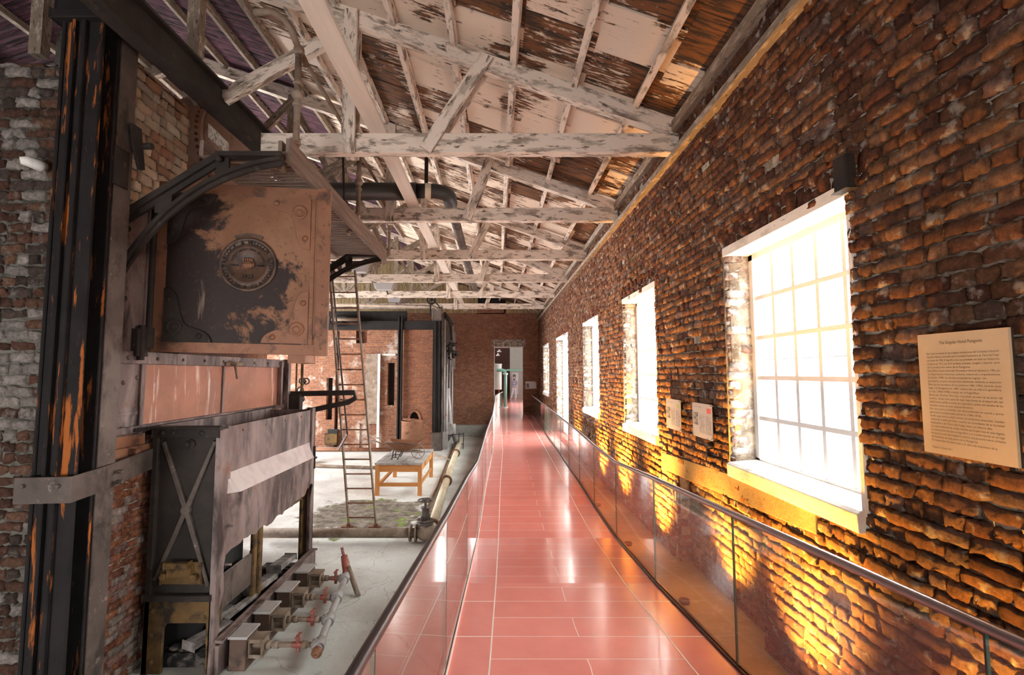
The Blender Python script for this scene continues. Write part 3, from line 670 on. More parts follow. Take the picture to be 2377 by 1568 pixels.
def corr(name, xa, xb):
    """corrugated sheets: ridges run down the slope"""
    V = []; Fs = []; ys = np.arange(YR-.3, YB+.3, .04); ys2 = len(ys)
    for k, y in enumerate(ys):
        dz = .014*math.cos(y*2*PI/.16)
        V += [(xa, y, roof_z(xa)+dz), (xb, y, roof_z(xb)+dz)]
    for k in range(ys2-1): Fs.append((2*k, 2*k+1, 2*k+3, 2*k+2))
    me = bpy.data.meshes.new(name); me.from_pydata(V, [], Fs); me.materials.append(M['sheet']); me.polygons.foreach_set('use_smooth', [True]*len(Fs))
    o = bpy.data.objects.new(name, me); COL.objects.link(o); o['kind'] = 'structure'
corr('ceiling_corrugated', -3.4, -5.5); corr('ceiling_corrugated', -5.5, XL0-.4)
m = MB()
for xa, xb in ((XW+.4, -5.5), (-5.5, XL0-.4)):
    k = len(m.v); m.v += [Vector((x, y, roof_z(x)+.09)) for x, y in ((xa, YR-.4), (xb, YR-.4), (xb, YB+.4), (xa, YB+.4))]; m.face((k, k+1, k+2, k+3))
struct(m.build('ceiling_covering', 'black'))
# purlins
PX = [1.66-.72*i for i in range(10)]
for i, x in enumerate(PX):
    m = MB(); segs = [YR, 5.52, 8.3, 11.2, 14.2, 17.2, 20.6, YB]
    for a, b_ in zip(segs[:-1], segs[1:]):
        m.beam((x+random.uniform(-.015, .015), a-.03, roof_z(x)-.055), (x, b_+.03, roof_z(x)-.055), .075, .10, (SL, 0, 1))
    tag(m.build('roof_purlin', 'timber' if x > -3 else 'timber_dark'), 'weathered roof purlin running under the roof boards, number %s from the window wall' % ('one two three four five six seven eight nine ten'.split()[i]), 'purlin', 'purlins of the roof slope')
for i in range(8):
    x = -6.2-i*.85; m = MB(); m.beam((x, YR, roof_z(x)-.06), (x, YB, roof_z(x)-.06), .075, .10)
    tag(m.build('roof_purlin', 'timber_dark'), 'dark purlin under the corrugated sheets of the far roof slope behind the boilers', 'purlin', 'purlins of the far roof slope')
# trusses
TY = [5.52, 8.28, 11.2, 14.2, 17.26, 20.6]; TZ = [5.63, 5.70, 5.71, 5.75, 5.77, 5.80]
words = ['nearest', 'second', 'third', 'fourth', 'fifth', 'farthest']
def truss(y, zb, k):
    r = thing('roof_truss', '%s of the peeling white timber roof trusses, spanning from the window wall' % words[k], 'roof truss', (XW, y, zb), 'timber roof trusses')
    zt = zb+.235
    MB().beam((XL0 if k else -2.75, y, (zb+zt)/2), (XW+.12, y, (zb+zt)/2), .13, zt-zb).build('tie_beam', 'timber', r, bevel=.006)
    cz = lambda x: (5.95+SL*(XW-x)) if x > -5.5 else (5.95+SL*(XW+5.5)-SL*(-5.5-x))
    MB().beam((XW-.02, y, cz(XW)+.0), (-5.5, y, cz(-5.5)), .11, .20).build('rafter', 'timber', r)
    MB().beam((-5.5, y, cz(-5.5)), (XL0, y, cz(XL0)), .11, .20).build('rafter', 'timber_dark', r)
    sx = (-.82, -.50, -.62, -.45, -.6, -.45)[k]
    for s in (-1, 1): MB().beam((-.10, y+s*.095, cz(-.10)+.05), (sx, y+s*.095, zb+.02), .045, .15, (1, 0, .5)).build('strut', 'timber', r)
    px = (-1.72, -1.84, -1.7, -1.75, -1.7, -1.72)[k]
    for s in (-1, 1): MB().beam((px, y+s*.09, zb-.02), (px, y+s*.09, cz(px)+.05), .15, .045, (0, 1, 0)).build('post', 'timber' if s > 0 or k == 0 else 'timber', r)
    MB().beam((px-.05, y, cz(px)-.12), (-4.1 if k else -3.25, y, zt if k else 6.33), .09, .16, (0, 0, 1)).build('brace', 'timber_dark' if k else 'timber', r)
    for xx in (-3.62, -5.5, -7.3, -9.2):
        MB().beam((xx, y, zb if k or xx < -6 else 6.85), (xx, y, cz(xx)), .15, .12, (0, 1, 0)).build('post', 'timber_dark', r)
    for xa, xb in (((-3.62, -5.4),) if k else ())+( (-7.3, -5.6), (-9.2, -7.4)): MB().beam((xa, y-.03, cz(xa)-.1), (xb, y-.03, zt), .07, .13).build('brace', 'timber_dark', r)
    if k: MB().beam((-3.62, y+.05, cz(-3.62)-.15), (-2.6, y+.05, zt), .06, .10).build('brace', 'timber_dark', r)
for k, (y, z) in enumerate(zip(TY, TZ)): truss(y, z, k)
# long pale plank resting on the tie beams
m = MB(); m.beam((-1.42, 3.3, 5.93), (-1.43, 5.9, 6.0), .20, .045); m.beam((-1.43, 5.9, 6.0), (-1.44, 8.6, 5.98), .20, .045); m.beam((-1.44, 8.6, 5.98), (-1.46, 23.5, 6.09), .20, .045)
tag(m.build('long_plank', 'new_timber'), 'long pale new plank lying lengthwise on top of the tie beams', 'plank')
# ---- balustrades
JR = [0.2, 1.7, 3.2, 4.6, 6.3, 7.74, 9.3, 10.8, 12.3, 13.8, 15.3, 16.8, 18.3, 19.8, 21.3, 22.8, 23.9]
JL = [-1.4, .1, 1.62, 3.14, 4.65, 6.3, 7.8, 9.3, 10.8, 12.3, 13.8, 15.3, 16.8, 18.3, 19.8, 21.3, 22.8, 23.9]
def balustrade(side, J, fx, label, mat):
    r = thing('glass_balustrade', label, 'balustrade', (fx(6.0), 6.0, fz(6.0)))
    for a, b_ in zip(J[:-1], J[1:]):
        m = MB(); x0, x1 = fx(a), fx(b_); d = Vector((x1-x0, b_-a, 0)).normalized()*.006
        k = 0
        for (ox) in (-.006, .006):
            m.v += [Vector((x0+ox, a+.004, fz(a)-.1)), Vector((x1+ox, b_-.004, fz(b_)-.1)), Vector((x1+ox, b_-.004, fz(b_)+.94)), Vector((x0+ox, a+.004, fz(a)+.94))]
        m.face((0, 1, 2, 3)); m.face((7, 6, 5, 4)); m.m = 1
        m.face((0, 3, 7, 4)); m.face((1, 5, 6, 2)); m.face((3, 2, 6, 7)); m.face((0, 4, 5, 1))
        m.build('glass_panel', ['glass', 'glass_edge'], r)
        mm = MB(); mm.beam((x0, a, fz(a)), (x0, a, fz(a)+.94), .014, .006, (0, 1, 0)); mm.build('joint', 'dark_steel', r)
    ys = sorted(set([J[0]]+[q for q in WY if J[0] < q < J[-1]]+[J[-1]]+J))
    m = MB(); m.tube([(fx(y), y, fz(y)+.955) for y in ys], .021, 14); m.build('handrail', mat, r)
    m = MB()
    for a, b_ in zip(ys[:-1], ys[1:]):
        for s in (-1, 1): m.beam((fx(a)+s*.014, a, fz(a)+.008), (fx(b_)+s*.014, b_, fz(b_)+.008), .008, .02)
    m.build('base_channel', 'dark_steel' if side > 0 else 'grout', r)
    return r
balustrade(1, JR, lambda y: fr(y)+.0, 'glass balustrade with round metal handrail on the window side of the red walkway', 'steel')
balustrade(-1, JL, lambda y: fl(y)+.0, 'glass balustrade with dark handrail on the boiler side of the red walkway', 'dark_steel')
# ================================================================== near boiler
XB = -3.70                                   # front plane of the near boiler
boiler = thing('boiler', 'huge rusty brick-set steam boiler filling the left foreground', 'boiler', (XB, 5.0, 0))
def child(m, name, mat, par, **k): return m.build(name, mat, par, **k)
def rivets(m, pts, r, n):
    for p in pts: m.lathe(Vector(p), [(r, 0), (r*.85, r*.45), (r*.45, r*.75), (0.0004, r*.85)], 8, n)
# side brickwork facing the camera
yb = 4.25
pr = at(182, 150, y=yb).x
def col_left(R, cl):
    n = len(cl); w = np.random.rand(n)[:, None]; zz = (R[:, 2])[:, None]
    pale = np.array([.52, .45, .41])*np.random.uniform(.7, 1.1, (n, 1)); red = cl
    band = ((zz > 2.2) & (zz < 3.6)) | (zz > 5.0)
    return np.where(w < np.where((zz > 2.4) & (zz < 3.5), .60, np.where(zz > 4.6, .25, .12)), pale, red)
brick_panel('side_brickwork', (pr, yb, 0), (-1, 0, 0), (0, 0, 1), (0, -1, 0), 0, 2.2, 0, 5.9, (), ch=.098, bl=.225, joint=.024, rough=.008, cols=((.20,.095,.065), (.15,.075,.05), (.24,.125,.08), (.13,.09,.075)), mats=('brick_left', 'mortar_dark'), thick=.5, res=(5, 4), parent=boiler, colfn=col_left)
m = MB(); m.box(-9.5, yb+.05, 0, pr-2.2, yb+1.5, 5.9); child(m, 'side_brickwork', 'left_brick', boiler)
# lower red brickwork of the front
y0, y1 = 4.60, 5.06
z1 = at(250, 1110, x=XB).z
def col_low(R, cl):
    n = len(cl); pale = np.array([.55, .42, .36])*np.random.uniform(.8, 1.1, (n, 1)); w = np.random.rand(n)[:, None]; zz = R[:, 2][:, None]
    return np.where(w < np.where(zz < .8, .35, .12), pale, cl)
brick_panel('front_brickwork', (XB, 0, 0), (0, 1, 0), (0, 0, 1), (1, 0, 0), 4.3, 5.5, 0, 2.35, (), ch=.075, bl=.2, joint=.013, rough=.005, cols=((.46,.17,.085), (.52,.20,.11), (.38,.14,.085), (.46,.24,.20)), mats=('brick', 'mortar'), thick=.5, parent=boiler, colfn=col_low)
# cream firebrick above, standing further back, carrying the drum
brick_panel('upper_brickwork', (-4.3, 0, 0), (0, 1, 0), (0, 0, 1), (1, 0, 0), 5.0, 6.52, 4.6, 6.78, (), ch=.125, bl=.27, joint=.02, rough=.006, cols=((.80,.60,.42), (.88,.74,.56), (.74,.50,.32), (.84,.68,.50), (.90,.78,.64), (.66,.38,.25)), mats=('brick_cream', 'mortar_dark'), thick=.5, res=(5, 4), parent=boiler)
m = MB(); m.box(-9.0, 5.4, 0, -4.8, 8.6, 6.3); m.box(-4.8, 6.75, 0, -4.45, 8.6, 6.0); child(m, 'setting_core', 'left_brick', boiler)
# steam drum: ring of rivets and dished end
dc = Vector((-4.3, 7.14, 6.50)); R0 = .62
m = MB(); m.lathe(dc-Vector((.4, 0, 0)), [(R0, 0), (R0, .55), (R0-.02, .57)], 40, (1, 0, 0))
m.lathe(dc+Vector((.15, 0, 0)), [(R0-.03, 0), (R0-.035, .05), (R0-.08, .13), (R0*.74, .22), (R0*.5, .28), (R0*.25, .31), (.001, .32)], 40, (1, 0, 0))
drum = child(m, 'steam_drum', 'drum_rust', boiler)
m = MB()
for k in range(44):
    a = 2*PI*k/44; rv = dc+Vector((.09, R0*math.cos(a), R0*math.sin(a))); m.sph(rv, .026, 5)
child(m, 'rivet_ring', 'rust', drum)
m = MB()
for q in range(3):
    m.tube([dc+Vector((-.16+.07*q+random.uniform(-.01, .01), (R0+.05)*math.sin(a), (R0+.05)*math.cos(a))) for a in np.linspace(-.9, 1.0, 16)], [random.uniform(.04, .065) for _ in range(16)], 8)
child(m, 'lagging', 'whitewash', boiler)
# iron column with flanges, rust streaked black front
cx0, cx1 = at(112, 866, y=4.02).x, at(215, 866, y=4.02).x
cx1 = -3.44; cx0 = -3.80
m = MB(); m.box(cx0, 4.0, 0, cx1, 4.035, 6.35); m.box((cx0+cx1)/2-.02, 4.035, 0, (cx0+cx1)/2+.02, 4.17, 6.35); m.box(cx0, 4.17, 0, cx1, 4.20, 6.35)
m.box(cx0+.015, 3.985, 0, cx0+.045, 4.0, 6.2); m.box(cx1-.16, 3.96, 0, cx1-.12, 4.0, 6.2); m.box(cx0+.12, 3.96, 0, cx0+.15, 4.0, 6.2)
col = child(m, 'column', 'iron_column', boiler, bevel=.005)
m = MB(); m.box(cx0-.05, 3.93, 6.12, cx1+.05, 4.26, 6.2); m.box(cx0-.02, 3.95, 6.2, cx1+.02, 4.24, 6.5); child(m, 'capital', 'iron_black', boiler, bevel=.01)
m = MB(); m.box(cx0-.06, 3.88, 0, cx1+.08, 4.3, .16); m.lathe((cx0+.1, 3.93, .16), [(.045, 0), (.045, .06), (.02, .08), (.02, .12)], 6); m.box(cx0-.02, 3.9, .16, cx1+.05, 4.0, .42); child(m, 'column_base', 'iron', boiler, bevel=.01)
# second leg of the column pair
m = MB(); m.box(cx1-.02, 4.22, 0, cx1+.0, 4.42, 6.2); m.box(cx1-.10, 4.26, 0, cx1-.03, 4.38, 6.2)
child(m, 'side_flange', 'iron_grey', boiler, bevel=.004)
m = MB(); m.box(cx1-.005, 4.2, 4.75, cx1+.02, 4.36, 5.1); m.prism([at(300, 285, x=-3.42), at(322, 300, x=-3.42), at(330, 395, x=-3.42), at(318, 395, x=-3.42), at(302, 330, x=-3.42)], (.03, 0, 0)); m.cyl(at(325, 340, x=-3.42), at(325, 340, x=-3.42)+Vector((.12, 0, 0)), .03, 10); child(m, 'latch_arm', 'iron', boiler, bevel=.003)
# tall dusty plates between column and door
m = MB(); m.box(XB-.03, 4.38, 2.33, XB, 4.72, 5.05); m.box(XB-.03, 4.725, 2.33, XB+.004, 5.03, 4.75); m.box(XB-.02, 4.70, 2.33, XB+.014, 4.735, 4.85)
m.box(XB, 4.38, 2.62, XB+.012, 5.03, 2.66); m.box(XB-.02, 5.0, 2.4, XB+.03, 5.06, 4.9)
rivets(m, [(XB+.002, 4.79, z) for z in (2.5, 2.95, 3.4, 3.9, 4.35, 4.6)]+[(XB+.002, 4.97, z) for z in (2.5, 3.0, 3.5, 4.0, 4.5)], .024, (1, 0, 0))
child(m, 'front_plate', 'iron_dust', boiler, bevel=.003)
# door hinge boss and long hinge rod
m = MB(); m.cyl((XB+.05, 5.04, 3.35), (XB+.05, 5.04, 4.9), .03, 10); m.cyl((XB+.05, 5.04, 3.30), (XB+.05, 5.04, 3.52), .055, 12); m.box(XB, 4.86, 3.22, XB+.07, 5.02, 3.50); m.cyl((XB+.06, 4.93, 3.18), (XB+.06, 4.93, 3.54), .035, 10)
child(m, 'hinge', 'iron', boiler, bevel=.004)
# salmon coloured tube-header panels
za, zb_ = 2.49, 3.24
m = MB(); m.box(XB-.02, 4.66, za, XB, 8.45, zb_); child(m, 'header_panel', 'salmon', boiler)
m = MB()
m.box(XB, 4.66, zb_-.1, XB+.035, 8.45, zb_+.03); m.box(XB, 4.66, za-.05, XB+.05, 8.45, za+.02); m.box(XB, 6.52, za, XB+.02, 6.56, zb_-.1); m.box(XB, 4.66, za, XB+.02, 4.70, zb_-.1)
m.box(XB, 8.18, za, XB+.07, 8.24, zb_); m.box(XB, 8.36, za-.4, XB+.11, 8.46, zb_+.04)
rivets(m, [(XB+.035, 4.8+.42*k, zb_-.04) for k in range(9)], .022, (1, 0, 0))
child(m, 'header_frame', 'iron_dust', boiler, bevel=.004)
m = MB(); m.tube([(XB+.05, 4.9, za-.02), (XB+.07, 6.6, za-.02), (XB+.06, 8.0, za)], .018, 8); child(m, 'rod', 'iron', boiler)
m = MB(); h0 = at(540, 850, x=XB+.06); m.cyl(h0+Vector((-.03, -.05, .05)), h0+Vector((.06, 0, .02)), .03, 10); m.cyl(h0+Vector((.03, 0, .03)), at(551, 880, x=XB+.16), .016, 8); m.box(h0.x-.05, h0.y-.16, h0.z-.0, h0.x+.0, h0.y+.28, h0.z+.05)
child(m, 'latch_handle', 'pipe_brown', boiler, bevel=.003)
# rust plate under the panels, bolts, cross strap
m = MB(); m.box(XB-.01, 4.62, 2.2, XB+.06, 5.35, 2.31); m.cyl((XB+.06, 4.86, 2.26), (XB+.14, 4.86, 2.26), .035, 10); m.box(XB, 4.60, 2.31, XB+.02, 5.1, 2.42); child(m, 'sill_plate', 'rust', boiler, bevel=.004)
a0 = at(122, 1138, y=3.93); a1 = at(350, 1085, y=5.05)
s1 = at(244, 1108, x=-3.40); s2 = at(350, 1085, x=-3.60)
m = MB(); m.arcbar([(-3.86, 3.94, a0.z-.01), (-3.41, 3.94, a0.z-.0), (s1.x, 4.24, a0.z+.02), (s2.x, s2.y, a0.z+.04)], .21, .03, (0, 0, 1))
for x in (-3.78, -3.5): m.cyl((x, 3.95, a0.z+.03), (x, 3.90, a0.z+.03), .018, 8)
m.cyl((s1.x, 4.4, a0.z+.05), (s1.x+.05, 4.4, a0.z+.05), .02, 8); m.cyl((s1.x, 4.4, a0.z-.04), (s1.x+.05, 4.4, a0.z-.04), .02, 8)
child(m, 'strap', 'iron_grey', boiler, bevel=.004)
# ---- big swung-open header door with cast emblem
D0 = at(372, 620, y=5.06); D0 = Vector((XB+.07, 5.06, 0)); D1 = Vector((-1.86, 5.30, 0)); dl = (D1-D0).length; dx = (D1-D0).normalized(); dn = Vector((dx.y, -dx.x, 0))
zl0, zl1, zr0, zr1 = 3.27, 5.12, 3.24, 5.11
def dp(u, w, d=0):                          # u along the door 0..1, w height 0..1
    z0 = zl0+(zr0-zl0)*u; z1 = zl1+(zr1-zl1)*u
    return D0+dx*(dl*u)+Vector((0, 0, z0+(z1-z0)*w))+dn*d
m = MB(); m.prism([dp(0,0,-.05), dp(1,0,-.05), dp(1,1,-.05), dp(0,1,-.05)], dn*.05)
door = child(m, 'header_door', 'door', boiler)
m = MB()
m.prism([dp(.925,-.005), dp(1.0,-.005), dp(1.0,1.005), dp(.925,1.005)], dn*.018)
m.prism([dp(0,.93), dp(.925,.935), dp(.925,1), dp(0,1)], dn*.008); m.prism([dp(0,0), dp(.925,0), dp(.925,.06), dp(0,.06)], dn*.010); m.prism([dp(.885,.06), dp(.91,.06), dp(.91,.93), dp(.885,.93)], dn*.010); m.prism([dp(0,.06), dp(.06,.06), dp(.06,.93), dp(0,.93)], dn*.008)
rivets(m, [dp(.965, w, .018) for w in (.04,.12,.2,.3,.41,.5,.6,.7,.78,.88,.96)], .014, dn); rivets(m, [dp(.90, w, .010) for w in (.1,.22,.34,.46,.58,.7,.82,.92)], .010, dn)
rivets(m, [dp(u, .97, .008) for u in (.1,.25,.4,.55,.7,.85)]+[dp(u, .03, .010) for u in (.1,.25,.4,.55,.7,.85)], .008, dn)
edge = child(m, 'edge_strip', 'rust', door, bevel=.002)
def bez(p, n=10):
    out = []
    for i in range(n+1):
        t = i/n; a, b, c, d = p; out.append(((1-t)**3*a[0]+3*(1-t)**2*t*b[0]+3*(1-t)*t*t*c[0]+t**3*d[0], (1-t)**3*a[1]+3*(1-t)**2*t*b[1]+3*(1-t)*t*t*c[1]+t**3*d[1]))
    return out
def corner(cu, cw, su, sw, mat):
    """S-edged corner reinforcement: two lobes and a round boss"""
    prof = [(0, 0), (.27, 0)]+bez(((.27, 0), (.27, .055), (.20, .075), (.16, .085)))+bez(((.16, .085), (.10, .10), (.10, .15), (.085, .20)))+bez(((.085, .20), (.075, .27), (.06, .31), (0, .31)))
    m = MB(); pts = [dp(cu+su*u, cw+sw*w, .010) for u, w in prof]; m.prism(pts, dn*.014)
    rivets(m, [dp(cu+su*.205, cw+sw*.035, .024), dp(cu+su*.03, cw+sw*.24, .024)], .034, dn)
    c = dp(cu+su*.065, cw+sw*.085, .022); m.lathe(c, [(.078, 0), (.078, .018), (.062, .024), (.05, .014), (.035, .012), (.028, .028), (.001, .03)], 22, dn)
    child(m, 'corner_bracket', mat, door, bevel=.003)
corner(.885, .065, -1, 1, 'rust'); corner(.885, .935, -1, -1, 'rust'); corner(.06, .06, 1, 1, 'iron'); corner(.06, .935, 1, -1, 'iron')
# the cast round emblem: raised ring, lettering, globe held by a hand
ce = dp((568-352)/(765-352), (815-613)/(815-430), .0); RE = .30
def ef(x, y, d=0): return ce+dx*x+Vector((0, 0, y))+dn*d
m = MB()
m.lathe(ce, [(RE, 0), (RE, .018), (RE-.012, .026), (RE-.03, .024), (RE-.034, .010), (RE*.69, .010), (RE*.68, .022), (RE*.655, .022), (RE*.64, .006), (.001, .006)], 48, dn)
tp = [ef(math.sin(a)*(RE+.012), math.cos(a)*(RE+.012)) for a in np.linspace(-.45, .45, 10)]+[ef(math.sin(a)*(RE+.045), math.cos(a)*(RE+.045)) for a in np.linspace(.45, -.45, 10)]
m.prism(tp, dn*.02)
emb = child(m, 'emblem', 'bronze', door)
m = MB()
def arc_text(txt, r, a0, a1, size, top=True, th=.014):
    n = len(txt)
    for i, ch in enumerate(txt):
        if ch == ' ': continue
        a = a0+(a1-a0)*(i+.5)/n
        def fn(x, y, d, a=a):
            if top: px, py = x, r+y; X_ = px*math.cos(a)+py*math.sin(a); Y_ = -px*math.sin(a)+py*math.cos(a)
            else: px, py = x, -(r-y); X_ = px*math.cos(a)-py*math.sin(a); Y_ = px*math.sin(a)+py*math.cos(a)
            return ef(X_, Y_, d)
        for d in (th, th+.004): add_text(m, ch, size, fn, 'CENTER', d)
R_ = math.radians
arc_text('BABCOCK & WILCOX LTD', RE*.745, R_(-100), R_(100), .062)
arc_text('LONDON & GLASGOW', RE*.90, R_(-76), R_(76), .062, False)
arc_text('PATENT WATER-TUBE BOILERS', RE*.535, R_(-80), R_(80), .026, True, .010)
for txt, x, y, s in (('1923', 0, -.155, .062), ('TRADE', -.135, -.02, .028), ('MARK', .135, -.02, .028)):
    for d in (.008, .013): add_text(m, txt, s, lambda a, b_, dd, x=x, y=y: ef(x+a, y+b_, dd), 'CENTER', d)
child(m, 'lettering', 'iron_black', door)
m = MB(); g = ef(0, -.005, .012)
m.sph(g, .062, 9, 1, .55, .72); m.lathe(g+Vector((0, 0, .006)), [(.07, 0), (.07, .006)], 20, (0.0, 0, 1))
for k in range(5): m.sph(ef(-.042+.021*k, .058-.003*abs(k-2), .018), .012, 5, .8, .8, 1.9)
for k in range(7): m.sph(ef(-.036+.012*k, -.062+.004*abs(k-3), .016), .007, 4)
m.tube([ef(.045, .05, .02), ef(.062, .02, .02), ef(.06, -.03, .02)], .007, 6); m.tube([ef(-.06, -.02, .02), ef(-.045, -.055, .02)], .006, 6)
child(m, 'globe_relief', 'rust', door)
m = MB(); q = dp(.78, 0, -.05); m.box(q.x-.02, q.y-.02, q.z-.09, q.x+.16, q.y+.28, q.z); child(m, 'bottom_box', 'rust', door, bevel=.004)

# ---- furnace casing (iron hopper) before the boiler
XH = -2.89; YN, YF, ZT = 5.12, 7.72, 2.47
fur = thing('furnace_casing', 'broken dusty iron furnace casing with cross-braced side panel', 'furnace', (XH, 6.3, 0))
# long front plate with an outward bend and a torn lower edge
torn = [(.0, 1.10), (.03, 1.20), (.08, 1.22), (.2, 1.20), (.28, 1.22), (.36, 1.17), (.42, 1.24), (.5, 1.19), (.56, 1.26), (.62, 1.22), (.70, 1.29), (.78, 1.25), (.86, 1.34), (.92, 1.38), (.96, 1.30), (1.0, 1.10)]
m = MB(); n = 46
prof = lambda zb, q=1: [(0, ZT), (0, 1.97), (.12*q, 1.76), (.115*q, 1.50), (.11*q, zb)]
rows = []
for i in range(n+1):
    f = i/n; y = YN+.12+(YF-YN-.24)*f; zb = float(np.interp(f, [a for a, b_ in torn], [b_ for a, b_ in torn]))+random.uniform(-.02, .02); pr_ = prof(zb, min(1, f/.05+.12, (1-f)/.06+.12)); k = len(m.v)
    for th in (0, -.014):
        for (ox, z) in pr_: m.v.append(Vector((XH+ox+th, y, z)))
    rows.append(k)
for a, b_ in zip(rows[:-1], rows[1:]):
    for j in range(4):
        m.m = 1 if j == 1 else 0  # bent band takes the paler grey
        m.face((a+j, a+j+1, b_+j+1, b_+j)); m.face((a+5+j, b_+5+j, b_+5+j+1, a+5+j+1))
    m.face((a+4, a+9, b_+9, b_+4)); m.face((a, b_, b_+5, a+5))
child(m, 'front_plate', ['iron_dust', 'pale_bend'], fur)
m = MB(); rivets(m, [(XH, YN+.45+k*.55, ZT-.07) for k in range(5)], .018, (1, 0, 0)); child(m, 'rivet_row', 'rust', fur)
m = MB(); m.box(XH-.02, YF-.14, 0.0, XH+.03, YF, ZT+.03); m.box(XH-.1, YF-.03, 0, XH+.03, YF, ZT+.03); child(m, 'end_post', 'iron_dust', fur, bevel=.006)
m = MB(); m.box(XH+.03, YF-.07, 1.55, XH+.06, YF-.04, 1.9); m.box(XH+.03, YF-.10, 1.70, XH+.07, YF+.0, 1.73); child(m, 'bolt_slot', 'iron', fur)
# near corner post with ragged inner edge
rag = [(YN, 0), (YN, ZT+.03), (YN+.20, ZT+.0), (YN+.20, 2.2), (YN+.18, 1.9), (YN+.2, 1.35), (YN+.17, 1.2), (YN+.12, 1.0), (YN+.14, .75), (YN+.07, .6), (YN+.08, .4), (YN+.04, .3), (YN+.05, 0)]
m = MB(); m.prism([(XH, y, z) for y, z in rag], (.02, 0, 0)); m.box(XH-.04, YN-.02, 0, XH+.02, YN, ZT-.02)
for z in (1.42, 1.02): m.cyl((XH+.02, YN+.14, z), (XH+.09, YN+.14, z), .012, 8)
child(m, 'corner_post', 'iron_dust', fur, bevel=.003)
# cross-braced side panel
XS = at(345, 1250, y=YN).x
m = MB(); m.box(XS+.03, YN+.03, .75, XH-.03, YN+.06, ZT-.05); sp = child(m, 'side_panel', 'xpanel', fur)
m = MB(); w = .05
m.box(XS, YN-.02, 0, XS+.06, YN+.06, ZT-.04); m.box(XS, YN-.03, ZT-.10, XH, YN+.06, ZT+.0); m.box(XS, YN-.05, .72, XH-.02, YN+.06, .78)
m.box(XS-.02, YN-.06, ZT-.01, XH+.02, YN+.10, ZT+.015)
rivets(m, [(XS+f*(XH-XS), YN-.03, ZT-.05) for f in (.16, .32, .74)], .03, (0, -1, 0))
m.lathe((XS+.38, YN+.03, ZT-.17), [(.05, 0), (.05, .03), (.028, .04), (.028, .09), (.001, .095)], 12, (0, -1, 0))
child(m, 'side_frame', 'iron', fur, bevel=.006)
m = MB(); cxm = (XS+XH)/2+.02; cz_ = 1.62
for (x, z) in ((XS+.10, ZT-.15), (XH-.06, ZT-.14), (XS+.08, .92), (XH-.07, .85)):
    m.beam((cxm, YN+.01, cz_), (x, YN+.01, z), .05, .045, (0, 1, 0), .7)
m.cyl((cxm, YN+.03, cz_), (cxm, YN-.02, cz_), .05, 12)
child(m, 'cross_brace', 'iron_grey', fur, bevel=.006)
m = MB(); bx, bz = cxm-.02, .98; m.box(bx-.2, YN-.02, bz-.10, bx+.22, YN+.03, bz+.12); m.box(bx-.10, YN-.07, bz-.02, bx+.14, YN-.02, bz+.10); m.cyl((bx-.14, YN-.04, bz), (bx-.14, YN-.09, bz), .035, 10); m.cyl((bx+.16, YN-.03, bz-.02), (bx+.16, YN-.08, bz-.02), .04, 10); m.box(bx-.12, YN-.10, bz+.08, bx+.12, YN-.02, bz+.14)
child(m, 'inspection_hatch', 'ochre_iron', fur, bevel=.008)
# lower ochre frame with an open arch
m = MB(); ax0, ax1 = XS+.20, XH-.06
ol = [(XS, 0), (XS, .72), (XH-.02, .72), (XH-.02, 0), (ax1, 0), (ax1, .42), (ax1, .50), (ax0+.08, .50)]+[(ax0+.08-.08*math.sin(a), .42+.08*math.cos(a)) for a in np.linspace(0, PI/2, 5)]+[(ax0, 0)]
m.prism([(x, YN-.02, z) for x, z in ol], (0, .04, 0)); rivets(m, [(XS+.09, YN-.02, .62), (XS+.09, YN-.02, .38), (XS+.10, YN-.02, .12)], .032, (0, -1, 0))
child(m, 'ash_door_frame', 'ochre_iron', fur, bevel=.005)
# back and far side of the casing, inner shelf frames
m = MB(); m.box(XS, YN+.06, 1.55, XS+.03, YF, ZT+.02); m.box(XS, YF-.04, 1.5, XH, YF-.01, ZT); m.box(XS, YN+.1, 1.5, XS+.2, YF, 1.56); child(m, 'back_plate', 'iron_dust', fur)
m = MB(); m.box(XS+.05, YN+.1, 2.33, XS+.40, YF-.1, 2.35); child(m, 'ash_shelf', 'iron_grey', fur)
fy0 = 6.15; m = MB()
m.box(XS+.10, fy0, 1.27, XH+.0, YF-.04, 1.33); m.box(XS+.3, fy0+.02, 1.2, XS+.36, YF-.06, 1.27)
child(m, 'shelf', 'iron_grey', fur, bevel=.01)
m = MB(); fx = XH-.13
for ya, yb_ in ((5.33, 6.18), (6.22, 7.66)):
    m.box(fx, ya, 1.10, fx+.05, yb_, 1.24); m.box(fx, ya, .0, fx+.05, ya+.10, 1.12); m.box(fx, yb_-.10, .0, fx+.05, yb_, 1.12)
child(m, 'door_frame', 'ochre_iron', fur, bevel=.012)
m = MB(); m.box(fx-.01, 5.38, .46, fx+.03, 6.12, .84); child(m, 'grey_panel', 'iron_grey', fur, bevel=.012)
m = MB(); m.box(fx-.35, 6.4, 1.33, fx-.25, 7.66, 1.85); m.box(fx-.20, 7.1, 1.40, fx-.15, 7.5, 1.7); child(m, 'firebox_lining', 'rust_orange', fur, bevel=.01)
m = MB(); m.box(XS+.05, 5.36, 0, fx-.12, 6.15, 1.2); child(m, 'firebox', 'black', fur)
